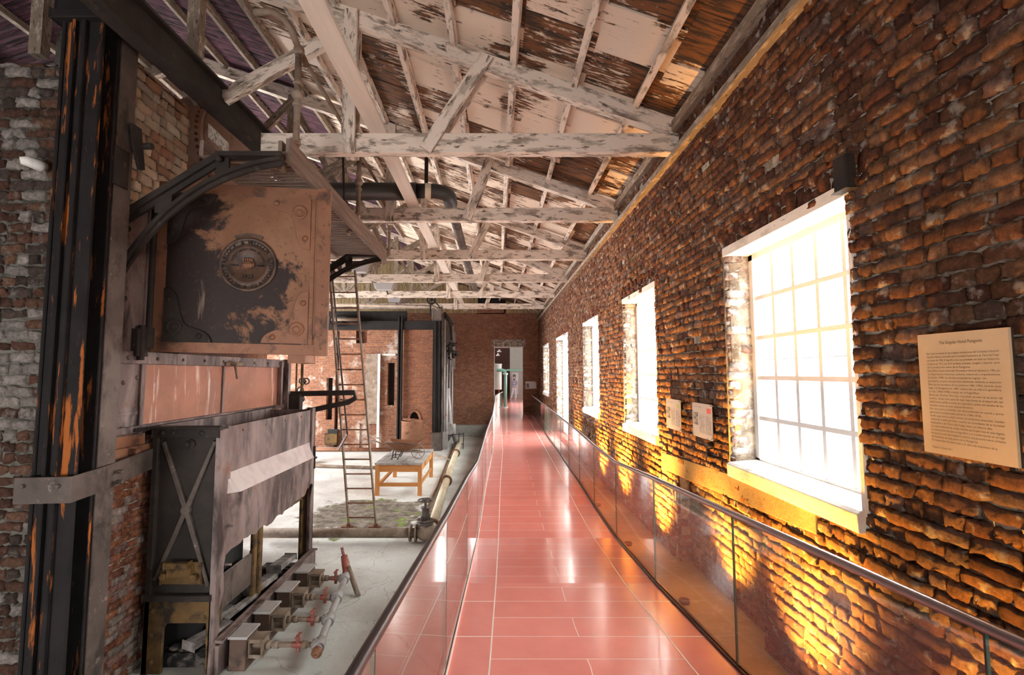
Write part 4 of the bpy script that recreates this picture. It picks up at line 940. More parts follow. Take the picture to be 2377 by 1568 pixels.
# slanting sill plate carrying the burner boxes
m = MB(); m.prism([(-2.86, 4.98, 0), (-2.86, 7.68, 0), (-2.86, 7.68, .34), (-2.86, 5.10, .34), (-2.86, 5.0, .26)], (.03, 0, 0)); m.beam((-2.80, 5.08, .325), (-2.80, 7.66, .325), .08, .02); m.box(-2.83, 5.05, .0, -2.79, 7.66, .30)
child(m, 'burner_plate', 'iron_dust', fur, bevel=.004)
ash = MB()
for k in range(60): ash.sph((random.uniform(XS+.2, -2.95), random.uniform(5.2, 7.5), random.uniform(.03, .22)), random.uniform(.04, .12), 4, random.uniform(.7, 1.6), random.uniform(.7, 1.6), .6)
ash.box(XS+.08, YN+.1, 0, -2.95, YF-.1, .14)
o = ash.build('clinker_heap', 'coal'); o['kind'] = 'stuff'; tag(o, 'black ash and clinker heaped inside the broken furnace casing', 'ash')
for k, (x, y, z, l, w, h, a, c, lb) in enumerate(((-3.02, 5.28, .40, .46, .16, .07, 70, 'dust_plank', 'grey dusty slab nearest the camera in the furnace ash'),
      (-3.02, 5.85, .40, .62, .10, .06, 84, 'dust_plank', 'long thin dusty board lying on the furnace ash'),
      (-3.14, 5.62, .40, .40, .14, .08, 78, 'dust_plank', 'short dusty block beside the long thin board in the ash'),
      (-3.04, 6.45, .42, .45, .18, .09, 80, 'dust_plank', 'broad grey block behind the long thin board in the ash'),
      (-3.05, 7.10, .44, .45, .20, .08, 84, 'dust_plank', 'farthest dusty slab in the furnace beside the sill plate'),
      (-3.30, 6.5, .34, .60, .06, .05, 20, 'pipe_brown', 'narrow rusty bar lying across the furnace ash'))):
    m = MB(); d = Vector((math.cos(R_(a)), math.sin(R_(a)), random.uniform(-.05, .05)))*l/2; c0 = Vector((x, y, z-.10))
    m.beam(c0-d, c0+d, w, h, (random.uniform(-.2, .2), 0, 1), .85); tag(m.build('slab' if k != 5 else 'bar', c, bevel=.012), lb, 'debris')
# ---- burner boxes with yoke and pipe stub, manifold with red valves
BY = [5.29, 5.81, 6.36, 6.93]; mx = lambda y: -1.83-(y-5.13)*.148
lab = ['nearest', 'second nearest', 'third nearest', 'farthest']
for k, y in enumerate(BY):
    r = thing('burner_box', '%s of the four iron burner boxes at the foot of the furnace' % lab[k], 'burner', (-2.62, y, 0), 'burner boxes along the furnace front')
    MB().box(-2.74, y-.13, .0, -2.57, y+.13, .315).build('box', 'box_iron', r, bevel=.006)
    MB().box(-2.75, y-.14, .315, -2.555, y+.14, .333).build('lid', 'pipe_grey', r, bevel=.004)
    zc = .19; m = MB()
    m.box(-2.57, y-.09, zc-.09, -2.555, y+.09, zc+.09)
    m.box(-2.555, y-.085, zc+.065, -2.42, y+.085, zc+.085); m.box(-2.555, y-.085, zc-.085, -2.42, y+.085, zc-.065); m.box(-2.44, y-.085, zc-.085, -2.42, y+.085, zc+.085)
    m.cyl((-2.555, y, zc), (-2.43, y, zc), .03, 10); m.build('yoke', 'pipe_brown', r, bevel=.008)
r = thing('gas_manifold', 'white pipe manifold on the floor feeding the burner boxes, with red valves', 'pipe', (-2.05, 6.2, 0))
mz = .19
m = MB(); m.tube([(mx(5.16), 5.16, mz), (mx(7.0), 7.0, mz)], .042, 14)
for y in BY: m.cyl((mx(y)-.075, y, mz), (mx(y)+.0, y, mz), .056, 12); m.tube([(mx(y-.07), y-.07, mz), (mx(y+.07), y+.07, mz)], .060, 14)
m.build('main_pipe', 'pipe_grey', r)
m = MB(); m.lathe((mx(5.16), 5.17, mz), [(.055, 0), (.055, .04), (.035, .05), (.03, .08), (.014, .082), (.012, .02)], 12, (.13, -1, 0)); m.build('end_cap', 'rust', r)
for y in BY:
    m = MB(); x0 = -2.42; x1 = mx(y)
    m.cyl((x0, y, .19), (x1-.06, y, mz), .026, 12)
    for f in (.06, .2, .72): q = Vector((x0, y, .19)).lerp(Vector((x1, y, mz)), f); m.cyl(q-Vector((.025, 0, 0)), q+Vector((.025, 0, 0)), .038, 10)
    m.build('branch_pipe', 'pipe_brown', r)
    q = Vector((x0, y, .19)).lerp(Vector((x1, y, mz)), .60)
    m = MB(); m.sph(q, .034, 7); m.cyl(q-Vector((.06, 0, 0)), q+Vector((.06, 0, 0)), .031, 8); m.cyl(q, q+Vector((0, -.01, .10)), .022, 8); m.box(q.x-.015, q.y-.05, q.z+.085, q.x+.015, q.y+.05, q.z+.10); m.cyl(q, q-Vector((0, 0, .07)), .022, 8)
    m.build('valve', 'red_valve', r, bevel=.003)
m = MB(); e = Vector((mx(7.0), 7.0, mz)); m.tube([e, e+Vector((-.02, .1, .03)), e+Vector((-.06, .16, .12)), e+Vector((-.09, .18, .22))], [.055, .058, .055, .045], 12); m.cyl(e+Vector((-.09, .18, .20)), e+Vector((-.13, .20, .32)), .022, 8); m.build('red_elbow', 'red_valve', r)
m = MB(); m.cyl(e+Vector((-.0, .10, .08)), e+Vector((.24, -.22, -.17)), .035, 12); m.build('drain_pipe', 'pipe_brown', r)
# ---- swivel arm at the far end of the panels
p0, p1 = at(672, 915, y=8.5), at(822, 912, y=8.5)
m = MB(); m.arcbar([p0, p1, p1+Vector((.02, 0, -.10)), p1+Vector((-.10, 0, -.17)), at(690, 960, y=8.5)], .06, .09, (0, 1, 0)); m.box(p0.x-.1, 8.4, p0.z-.35, p0.x+.22, 8.55, p0.z)
child(m, 'swivel_arm', 'iron', boiler, bevel=.006)
m = MB(); q = at(702, 830, x=-3.6); m.cyl((q.x, q.y, 2.0), (q.x, q.y, q.z), .025, 8); child(m, 'yellow_pipe', 'ochre_iron', boiler)
# ================================================================== gallery over the boilers
XG = -2.06
wk = thing('catwalk', 'high slatted timber catwalk with pipe handrail on cast iron brackets', 'catwalk', (XG, 6.5, 5.2))
yn, yf = 4.62, 8.72; zg = 5.30
m = MB(); m.beam((XG, yn, zg-.04), (XG, yf+.12, zg-.08), .045, .24); m.build('outer_board', 'walk_timber', wk)
m = MB(); m.beam((-2.92, yn, zg-.02), (-2.92, yf, zg-.06), .04, .16); m.build('inner_board', 'walk_timber', wk)
n = 46
for k in range(n):
    y = yn+.03+(yf-yn)*k/n; m = MB(); m.beam((-2.93, y, zg-.10), (XG-.02, y, zg-.10-.04*k/n), .050, .010); m.build('slat', 'walk_timber', wk)
def bracket(y, s=1.0):
    root = Vector((XB+.02, y, 4.50)); tip = Vector((XG-.03, y, 5.19))
    m = MB(); kx = -2.68
    m.beam((XB, y, 4.50), (kx, y, 5.17), .10, .06, (0, 0, 1)); m.beam((kx-.03, y, 5.17), (XG-.02, y, 5.17), .12, .045)
    m.beam((XB, y-.0, 4.46), (kx, y, 5.13), .03, .09, (0, 0, 1))
    pts = []
    for t in np.linspace(0, 1, 18):
        a = (1-t)**2; b_ = 2*t*(1-t); c = t*t; pts.append(Vector((a*(XB-.02)+b_*(-3.18)+c*(XG-.02), y, a*3.80+b_*4.98+c*5.13)))
    m.arcbar(pts, .11, .035); m.arcbar([p-Vector((0, 0, .035)) for p in pts], .03, .05)
    # webs between the two members with open panels
    for (x, w) in ((-3.22, .16), (-2.66, .12)):
        zt_ = 4.50+(x-XB)/(kx-XB)*.67 if x < kx else 5.17; t = min(pts, key=lambda p: abs(p.x-x)); m.beam((x, y, t.z), (x, y, min(zt_, 5.17)), w, .025, (0, 1, 0))
    m.beam((XB-.0, y, 3.75), (XB+.0, y, 4.52), .10, .035, (1, 0, 0)); m.beam((XB+.03, y, 3.80), (XB+.03, y, 4.5), .03, .08, (1, 0, 0))
    for z in (4.48, 3.80):
        m.sph((XB+.03, y-.02, z), .062, 7); m.cyl((XB+.03, y-.14, z), (XB+.03, y+.06, z), .028, 8); m.cyl((XB+.15, y-.06, z-.04), (XB+.15, y, z-.04), .03, 6)
    m.sph((kx, y-.05, 5.12), .035, 6)
    m.build('cast_bracket', 'iron', wk)
bracket(4.56); bracket(8.60)
# handrail pipes
rz = lambda y: 6.49-(y-4.73)*.032
m = MB(); m.tube([at(590, 30, y=4.5), at(630, 27, y=4.5), at(660, 45, y=4.55), (XG+.0, 4.60, at(686, 85, x=XG).z), (XG, 4.78, 6.44), (XG, 5.0, 6.40)], .034, 12)
m.tube([(XG, 4.9, 6.42), (XG, 9.15, 6.34)], .025, 12); m.build('top_rail', 'pipe_brown', wk)
for y, zt_, nm in ((4.80, 6.42, 0), (7.05, 6.38, 0), (9.12, 6.34, 0)):
    m = MB(); m.tube([(XG, y, zt_), (XG, y, 5.45), (XG, y, 5.36), (XG-.05, y, 5.30), (XG-.14, y-.02, 5.28)], .034, 12)
    m.sph((XG, y, zt_), .058, 7); zz = (zt_+5.3)/2+.08; m.sph((XG, y, zz), .062, 8); m.lathe((XG, y, zz-.13), [(.045, 0), (.05, .02), (.045, .04)], 12); m.lathe((XG, y, zz+.10), [(.045, 0), (.05, .02), (.045, .04)], 12); m.lathe((XG, y, 5.40), [(.045, 0), (.05, .02), (.045, .05)], 12)
    m.box(XG-.16, y-.05, 5.12, XG-.12, y+.06, 5.42); m.build('stanchion', 'pipe_brown', wk)
m = MB(); m.tube([(XG-.32, 7.2, 6.9), (XG-.25, 7.2, 5.4)], .018, 8); m.build('tie_rod', 'iron', wk)
# loose timber pieces near the drum
m = MB(); m.prism([at(483, 285, y=5.6), at(483, 318, y=5.6), at(528, 358, y=5.6), at(528, 330, y=5.6)], (0, .03, 0)); m.build('fixing_board', 'timber', wk)
# long steel joist on the columns
m = MB(); a = Vector((-3.26, 3.4, 6.22)); b_ = Vector((-3.26, 7.0, 6.28))
m.beam(a, b_, .03, .34); m.beam(a+Vector((0, 0, .17)), b_+Vector((0, 0, .17)), .17, .03); m.beam(a-Vector((0, 0, .17)), b_-Vector((0, 0, .17)), .17, .03)
tag(m.build('steel_joist', 'iron', origin=(-3.26, 5.8, 6.05)), 'dark steel joist running over the column above the boiler drum', 'joist')
# tarred flue pipe with elbow, running back under the roof
m = MB(); m.tube([(-8, 8.05, 6.16), (-1.35, 8.05, 6.16)], .15, 20); m.build
fl_ = thing('steam_pipe', 'thick black lagged pipe with elbow running back under the roof', 'pipe', (-1.0, 8.05, 6.1))
m.build('cross_pipe', 'dark_pipe', fl_)
m = MB(); m.tube([(-1.4, 8.05, 6.17)]+[(-1.12+.30*math.sin(a), 8.05+.30*(1-math.cos(a)), 6.17) for a in np.linspace(0, PI/2, 8)]+[(-.82, 8.6, 6.15)], .125, 18); m.build('elbow', 'dark_pipe', fl_)
m = MB(); m.tube([(-.82, 8.55, 6.14), (-.80, 12, 6.11), (-.72, 18.2, 6.08)], .095, 16); m.build('long_pipe', 'iron_grey', fl_)
m = MB(); m.lathe((-1.16, 8.05, 6.17), [(.13, -.05), (.132, .05)], 18, (1, .15, 0)); m.build('torn_lagging', 'pipe_cream', fl_)
m = MB(); m.box(-1.22, 8.03, 6.28, -1.16, 8.07, 6.95); m.build('hanger', 'iron', fl_)
# ================================================================== ladder
L0, L1 = at(810, 1222, z=0.02), at(873, 1222, z=0.02); T0, T1 = at(764, 660, y=8.95), at(824, 628, y=8.95)
T0.z = T1.z = max(T0.z, T1.z)
T0 = Vector((at(764, 650, y=8.95).x, 8.95, T1.z))
r = thing('iron_ladder', 'tall thin iron ladder leaning up to the catwalk from the concrete floor', 'ladder', (L0+L1)/2)
for a, b_ in ((L0, T0), (L1, T1)):
    m = MB(); m.beam(a, b_, .03, .07, (0, 1, 0)); m.build('rail', 'pipe_brown', r)
    m = MB(); m.box(a.x-.14, a.y-.05, 0, a.x+.10, a.y+.05, .02); m.cyl((a.x, a.y-.04, .05), (a.x, a.y+.04, .05), .04, 8); m.build('foot', 'rust', r)
NR = 17
for k in range(NR):
    f = (k+.6)/NR; m = MB(); m.cyl(L0.lerp(T0, f), L1.lerp(T1, f), .015, 8); m.build('rung', 'rust', r)
m = MB(); h0 = at(806, 1008, y=9.2); h1 = at(770, 632, y=8.7); m.tube([h0, h1], .018, 8); m.beam(at(785, 1045, y=9.4), h0, .02, .04); m.build('grab_rail', 'iron_dust', r)
# ================================================================== worktable and wheelbarrow
TZ0 = .80
fa, fb = at(972, 1150, z=0), at(878, 1148, z=0); ba = at(1003, 1107, z=0)
tx0, tx1, ty0, ty1 = fb.x, fa.x+.03, fa.y-.03, 14.35
r = thing('work_table', 'orange brown wooden worktable with grey top carrying the wheelbarrow', 'table', ((tx0+tx1)/2, (ty0+ty1)/2, 0))
nb = 9
for k in range(nb):
    pass
m = MB()
for k in range(nb):
    x0 = tx0-.06+(tx1-tx0+.12)*k/nb; m.box(x0, ty0-.06+random.uniform(-.01, .01), TZ0-.04, x0+(tx1-tx0+.12)/nb-.008, ty1+.06, TZ0)
m.build('table_top', 'table_top', r, bevel=.004)
for x, y in ((tx0, ty0), (tx1, ty0), (tx0, ty1), (tx1, ty1)):
    MB().box(x-.05, y-.05, 0, x+.05, y+.05, TZ0-.04).build('leg', 'orange_timber', r, bevel=.004)
m = MB(); m.box(tx0+.05, ty0-.03, TZ0-.22, tx1-.05, ty0+.01, TZ0-.04); m.box(tx0+.05, ty1-.01, TZ0-.22, tx1-.05, ty1+.03, TZ0-.04); m.box(tx0-.02, ty0+.05, TZ0-.22, tx0+.02, ty1-.05, TZ0-.04); m.box(tx1-.01, ty0+.05, TZ0-.22, tx1+.03, ty1-.05, TZ0-.04)
m.build('apron', 'orange_timber', r)
m = MB(); m.box(tx1+.03, ty0+.6, TZ0-.19, tx1+.045, ty0+1.4, TZ0-.06); m.build('drawer', 'orange_timber', r, bevel=.003)
m = MB(); m.box(tx0, ty0-.02, .22, tx1, ty0+.02, .31); m.box(tx1-.02, ty0, .22, tx1+.02, ty1, .29); m.beam((tx0, ty0+.1, .22), (tx0+.3, ty1-.3, .60), .06, .06); m.build('stretcher', 'orange_timber', r)
# wheelbarrow: flared tray, tube frame, spoked iron wheel
S = 1.0; wy = ty0+.55; wz = TZ0+.014
wc = at(935, 1040, y=wy).x
r = thing('wheelbarrow', 'rusty wheelbarrow with flared tray standing on the worktable', 'wheelbarrow', (wc, wy, wz))
P = lambda x, y, z: Vector((wc+x, wy+y, wz+z))
m = MB(); rim = [(-.42, -.30, .46), (.46, -.34, .40), (.46, .34, .40), (-.42, .30, .46)]; bot = [(-.14, -.17, .22), (.18, -.17, .22), (.18, .17, .22), (-.14, .17, .22)]
k = 0; th = .012
for pts, o in ((rim, 0), (bot, 0), (rim, th), (bot, th)): m.v += [P(x*(1 if not o else .985), y*(1 if not o else .975), z+o*1.0) for x, y, z in pts]
for a in range(4):
    b2 = (a+1) % 4; m.face((a, b2, 4+b2, 4+a)[::-1]); m.face((8+a, 8+b2, 12+b2, 12+a)); m.face((a, b2, 8+b2, 8+a))
m.face((7, 6, 5, 4)); m.face((12, 13, 14, 15)); tray = m.build('tray', 'rust', r)
m = MB(); m.tube([P(*q) for q in rim+rim[:1]], .012, 8); m.build('rim', 'iron_grey', tray)
for s in (-1, 1):
    m = MB(); m.tube([P(-.78, s*.27, .50), P(-.62, s*.26, .47), P(-.42, s*.22, .36), P(-.1, s*.17, .20), P(.30, s*.10, .19), P(.50, s*.05, .17)], .018, 8); m.build('handle', 'pipe_brown', r)
    m = MB(); m.cyl(P(-.20, s*.18, .26), P(-.24, s*.22, 0), .013, 8); m.cyl(P(.02, s*.18, .22), P(-.10, s*.22, .0), .013, 8); m.cyl(P(-.24, s*.22, .06), P(-.10, s*.22, .06), .01, 6); m.build('leg', 'iron', r)
m = MB(); m.cyl(P(-.22, -.21, .10), P(-.22, .21, .10), .01, 6); m.build('cross_bar', 'iron', r)
m = MB(); c = P(.40, 0, .17); R1 = .17
m.arcbar([c+Vector((R1*math.cos(a), 0, R1*math.sin(a))) for a in np.linspace(0, 2*PI, 25)], .035, .012)
for a in np.linspace(0, 2*PI, 7)[:-1]: m.cyl(c, c+Vector((R1*math.cos(a), 0, R1*math.sin(a))), .006, 6)
m.cyl(c-Vector((0, .07, 0)), c+Vector((0, .07, 0)), .025, 10); m.build('wheel', 'pipe_brown', r)
# ================================================================== floor mains
r = thing('floor_main', 'thick brown pipe crossing the floor to a flanged stop valve', 'pipe', (-2.2, 8.95, .15))
ym = 8.92
m = MB(); m.cyl((-4.2, ym, .16), (-1.42, ym, .16), .085, 16); m.build('cross_pipe', 'pipe_brown', r)
m = MB()
for x in (-1.55, -1.45): m.cyl((x, ym, .16), (x+.03, ym, .16), .15, 18)
m.sph((-1.25, ym, .17), .15, 9, 1.3, 1, 1); m.build('flange', 'pipe_brown', r)
m = MB(); vx = -1.27; m.cyl((vx, ym, .22), (vx, ym, .34), .06, 12); m.cyl((vx, ym, .33), (vx, ym, .36), .15, 16); m.cyl((vx, ym, .37), (vx, ym, .40), .15, 16); m.lathe((vx, ym, .40), [(.09, 0), (.08, .1), (.06, .18), (.09, .2), (.09, .22), (.025, .23), (.02, .34)], 14)
for k in range(6): a = k*PI/3; m.cyl((vx+.12*math.cos(a), ym+.12*math.sin(a), .31), (vx+.12*math.cos(a), ym+.12*math.sin(a), .42), .014, 6)
sv = m.build('stop_valve', 'iron_grey', r)
m = MB(); c = Vector((vx, ym, .74)); m.tube([c+Vector((.13*math.cos(a), .13*math.sin(a), 0)) for a in np.linspace(0, 2*PI, 25)], .014, 8, cap=False)
for k in range(5): a = k*2*PI/5; m.cyl(c, c+Vector((.13*math.cos(a), .13*math.sin(a), 0)), .009, 6)
m.cyl(c-Vector((0, 0, .03)), c+Vector((0, 0, .03)), .025, 8); m.build('handwheel', 'iron_grey', sv)
r = thing('long_floor_pipe', 'long cream lagged pipe running along the floor beside the walkway', 'pipe', (-1.4, 14, .16))
m = MB(); m.tube([(-1.18, 9.1, .16), (-1.28, 12, .16), (-1.36, 15, .16), (-1.50, 21.0, .17)], .095, 16); m.build('pipe', 'pipe_cream', r)
for y, x in ((13.1, -1.31), (9.25, -1.185), (17.5, -1.42)):
    m = MB(); m.cyl((x, y, .16), (x, y+.06, .16), .15, 18); m.build('flange', 'rust', r)
m = MB(); m.tube([(-1.52, 9.3, .03), (-1.55, 13, .03), (-1.75, 20, .03)], .03, 8); tag(m.build('thin_pipe', 'pipe_brown'), 'thin dark pipe in the crack left of the cream floor pipe', 'pipe')
pp = [at(727, 1055, z=.06), at(905, 1055, z=.06)]
m = MB(); m.tube([Vector((-9, 18.9, .08)), Vector((-3.4, 18.9, .08))], .07, 12); tag(m.build('low_pipe', 'rust'), 'brown pipe lying along the foot of the far boiler brickwork', 'pipe')
m = MB(); m.tube([at(700, 1078, z=.06), at(735, 1082, z=.06), at(860, 1086, z=.06), at(905, 1083, z=.06)], .05, 10); tag(m.build('low_pipe', 'pipe_brown'), 'dark pipe on the floor behind the ladder', 'pipe')
m = MB(); q = at(712, 1078, z=0); m.box(q.x-.25, q.y, 0, q.x+.12, q.y+.4, .22); tag(m.build('crate', 'orange_timber', bevel=.01), 'small brown wooden box on the floor behind the furnace casing', 'box')
m = MB(); m.tube([at(1008, 1058, z=.08), at(1030, 1063, z=.08), at(1050, 1070, z=.06)], .04, 8); tag(m.build('short_hose', 'pipe_brown'), 'curved brown pipe piece on the floor between table and cream pipe', 'pipe')
# ================================================================== far boiler
YBB = 19.5
fb_ = thing('far_boiler', 'second brick-set boiler with black columns standing by the end wall', 'boiler', (-3, YBB, 0))
gx = lambda px, py=900, y=YBB: at(px, py, y=y).x
gz = lambda py, px=900, y=YBB: at(px, py, y=y).z
def wallpart(x0, x1, z0, z1, y, name, mat, d=.3, par=fb_): return MB().box(x0, y, z0, x1, y+d, z1).build(name, mat, par)
ztop = gz(765)
ax = gx(960); arc = [(gx(943), 0)] 
# right brick face with arched hole, built round the opening
xL, xR = gx(936), gx(1004); aL, aR, aB = gx(949), gx(976), gz(985); aT = gz(957)
ol = [(xL, 0), (xL, ztop), (xR, ztop), (xR, 0)]
m = MB(); y = YBB
m.box(xL, y, 0, aL, y+.3, ztop); m.box(aR, y, 0, xR, y+.3, ztop); m.box(aL, y, 0, aR, y+.3, aB)
am = (aL+aR)/2; ra = (aR-aL)/2
arcp = [(am+ra*math.cos(t), aB+(aT-aB)*math.sin(t)) for t in np.linspace(0, PI, 13)]
m.prism([(aL, y, aT)]+[(x, y, z) for x, z in arcp[::-1] if x <= am+1e-6], (0, .3, 0)); m.prism([(aR, y, aT)]+[(x, y, z) for x, z in arcp if x >= am-1e-6], (0, .3, 0))
m.box(aL, y, aT, aR, y+.3, ztop)
m.build('side_brickwork', 'far_red', fb_)
m = MB(); m.arcbar([(x*1.0+(x-am)*.12, y-.02, aB+(z-aB)*1.12) for x, z in arcp], .05, .09); m.build('arch_ring', 'far_red', fb_)
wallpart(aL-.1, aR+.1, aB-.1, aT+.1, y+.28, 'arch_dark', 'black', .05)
# middle bay with slot, pilaster, stepped top
xM0, xM1 = gx(848), gx(922); s0, s1, sz0, sz1 = gx(898), gx(914), gz(942), gz(843)
m = MB(); y = YBB+.12
m.box(xM0, y, 0, s0, y+.3, ztop); m.box(s1, y, 0, xM1+.3, y+.3, ztop); m.box(s0, y, 0, s1, y+.3, sz0); m.box(s0, y, sz1, s1, y+.3, ztop); m.build('middle_brickwork', 'far_white', fb_)
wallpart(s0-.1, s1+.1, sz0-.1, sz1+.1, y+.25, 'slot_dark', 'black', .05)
wallpart(gx(815), xM0, 0, gz(797), YBB+.12, 'stepped_brickwork', 'far_white')
wallpart(gx(848), gx(875), gz(985), gz(822), YBB, 'pilaster', 'pipe_brown', .14)
m = MB(); m.beam((gx(879), YBB-.01, .05), (gx(879), YBB-.01, gz(822)), .10, .04, (0, 1, 0)); m.build('white_stripe', 'whitewash', fb_)
wallpart(gx(884), gx(916), gz(826), gz(822), YBB+.06, 'ledge', 'whitewash', .08)
# left bays: dark recess, white bay
wallpart(gx(775), gx(815), 0, gz(765), YBB+.55, 'back_brickwork', 'far_white')
wallpart(gx(812), gx(836), 0, gz(985), YBB+.05, 'toothed_brickwork', 'far_white', .08)
t0, t1 = gx(758, y=YBB+.5), gx(772, y=YBB+.5); m = MB(); y = YBB+.5; zz0, zz1 = gz(975, y=y), gz(878, y=y)
m.box(-9.5, y, 0, t0, y+.3, ztop); m.box(t1, y, 0, gx(778, y=y), y+.3, ztop); m.box(t0, y, 0, t1, y+.3, zz0); m.box(t0, y, zz1, t1, y+.3, ztop); m.build('left_brickwork', 'far_white', fb_)
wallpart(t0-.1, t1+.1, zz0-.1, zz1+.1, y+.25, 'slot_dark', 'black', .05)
m = MB(); m.box(-9.5, YBB+.85, 0, xR, YBB+1.0, ztop-.02); m.box(xR-.3, YBB+.31, 0, xR, YB-.8, ztop-.02); m.build('core', 'far_red_side', fb_)
hx, hz = gx(765), gz(1033)
m = MB(); m.box(gx(750), YBB+.35, .1, gx(778), YBB+.5, gz(1010)); m.build('furnace_door', 'ochre_iron', fb_, bevel=.01)
m = MB(); m.box(gx(755), YBB+.42, gz(1010), gx(778), YBB+.52, gz(1000)); m.build('furnace_mouth', 'black', fb_)
# black columns and beams
m = MB(); 
for dx_ in (-.07, .05): m.box(gx(930)+dx_-.03, YBB-.22, 0, gx(930)+dx_+.03, YBB-.05, gz(735))
m.box(gx(930)-.08, YBB-.1, 0, gx(930)+.06, YBB-.05, gz(735)); m.build('column', 'iron_black', fb_, bevel=.006)
m = MB(); m.box(gx(1008), YBB-.35, 0, gx(1024), YBB-.1, gz(735)); m.box(gx(1012), YBB-.40, gz(1000), gx(1014), YBB-.35, gz(735)); m.box(gx(1021), YBB-.40, gz(1000), gx(1023), YBB-.35, gz(735)); m.build('column', 'iron_black', fb_, bevel=.006)
m = MB(); m.box(gx(1004), YBB-.42, gz(748), gx(1026), YBB-.05, gz(716)); m.build('column_cap', 'iron_grey', fb_, bevel=.02); m = MB(); m.box(gx(1006), YBB-.45, 0, gx(1027), YBB-.05, gz(1002)); m.build('column_base', 'iron_grey', fb_, bevel=.02)
m = MB(); m.box(gx(640), YBB-.15, gz(766), gx(1008), YBB+.1, gz(746)); m.box(gx(640), YBB+.1, gz(748), gx(940), YBB+.25, gz(722)); m.build('top_beam', 'iron_black', fb_, bevel=.01)
m = MB(); m.tube([at(760, 742, y=YBB-.4), at(800, 738, y=YBB-.4), at(835, 748, y=YBB-.4)], .13, 12); m.cyl(at(780, 745, y=YBB-.5), at(780, 745, y=YBB-.2), .25, 14); m.build('flue_bend', 'iron_black', fb_)
m = MB(); m.tube([at(770, 708, y=19.0), at(1005, 712, y=19.0), at(1022, 720, y=19.0)], .06, 10); m.build('feed_pipe', 'pipe_brown', fb_)
m = MB(); m.tube([at(770, 742, y=15), at(832, 742, y=15)], .05, 8); m.build('short_pipe', 'pipe_brown', fb_)
# crane wheel over the column
c = at(1001, 697, y=18.6); m = MB(); m.arcbar([c+Vector((.16*math.cos(a), 0, .16*math.sin(a))) for a in np.linspace(0, 2*PI, 21)], .06, .05)
for a in np.linspace(0, 2*PI, 6)[:-1]: m.beam(c, c+Vector((.15*math.cos(a), 0, .15*math.sin(a))), .02, .045, (0, 1, 0))
m.cyl(c-Vector((0, .06, 0)), c+Vector((0, .06, 0)), .04, 10); m.build('chain_wheel', 'iron_black', fb_)
m = MB(); m.beam(at(983, 673, y=18.6), at(1020, 712, y=18.6), .04, .05); m.box(c.x-.05, 18.55, gz(740), c.x+.0, 18.65, c.z-.1); m.build('wheel_lever', 'iron_black', fb_)
# mounted ironwork on the far boiler front
XF2 = gx(1028)
m = MB(); m.box(XF2-.04, YBB-.3, 0, XF2+.02, YB-.7, 5.4); m.box(XF2+.02, YBB+.2, 2.9, XF2+.12, YBB+2.6, 4.9); m.build('front_plate', 'iron_grey', fb_, bevel=.01)
m = MB()
for k, (dy, z0, z1, rr, dx_) in enumerate(((.0, .3, 5.2, .04, .06), (.5, .2, 3.4, .05, .10), (1.2, .2, 3.3, .035, .16), (.1, .1, 2.4, .06, .14), (1.9, .3, 3.6, .05, .20), (.9, 3.1, 5.0, .03, .22), (1.5, 3.3, 5.3, .03, .26), (2.2, 3.2, 4.9, .04, .26))):
    m.cyl((XF2+dx_, YBB+dy, z0), (XF2+dx_, YBB+dy, z1), rr, 8)
m.build('standpipe', 'pipe_grey', fb_)
for k in range(16):
    m = MB(); p = Vector((XF2+.12+random.uniform(0, .38), YBB+random.uniform(0, 1.6), 3.95+random.uniform(-.28, .3))); m.sph(p, random.uniform(.05, .10), 6)
    m.cyl(p, p+Vector((random.uniform(-.2, .2), 0, random.uniform(-.1, .1))), .025, 6); m.build('gauge_cock', 'iron', fb_)
m = MB(); m.tube([(XF2+.05, YBB+.3, 3.95), (XF2+.6, YBB+.3, 3.9)], .05, 8); m.tube([(XF2+.1, YBB+.2, 5.4), (XF2+.25, YBB+.4, 5.1), (XF2+.3, YBB+.5, 4.4)], .05, 8)
for k in range(5): m.sph((XF2+.05+.07*k, YBB+.1, 5.45-.10*k), .09, 6)
m.build('connecting_pipe', 'iron', fb_)
m = MB(); m.tube([(XF2+.12, YBB+.6, 2.4), (XF2+.2, YBB+.6, 1.6), (XF2+.22, YBB+.6, 1.1), (XF2+.5, YBB+.7, .15)], .10, 10); m.tube([(XF2+.3, YBB+1, .5+.0), (XF2+.3, YBB+1, .9)], .16, 10)
m.cyl((XF2+.15, YBB+.3, .75), (XF2+.15, YBB+.5, .75), .28, 16); m.box(XF2, YBB-.1, 0, XF2+.2, YBB+.2, .7); m.build('feed_pump', 'pipe_grey', fb_)
m = MB(); q = at(1068, 1043, z=0)
for x in (-.06, .12):
    m.cyl((q.x+x, q.y, 0), (q.x+x+.02, q.y, .65), .015, 6)
m.cyl((q.x-.5, q.y, .55), (q.x+.12, q.y, .6), .015, 6); m.cyl((q.x-.06, q.y, .2), (q.x+.12, q.y, .2), .012, 6); tag(m.build('pipe_stand', 'iron'), 'small wire pipe stand on the floor beyond the cream pipe', 'stand')
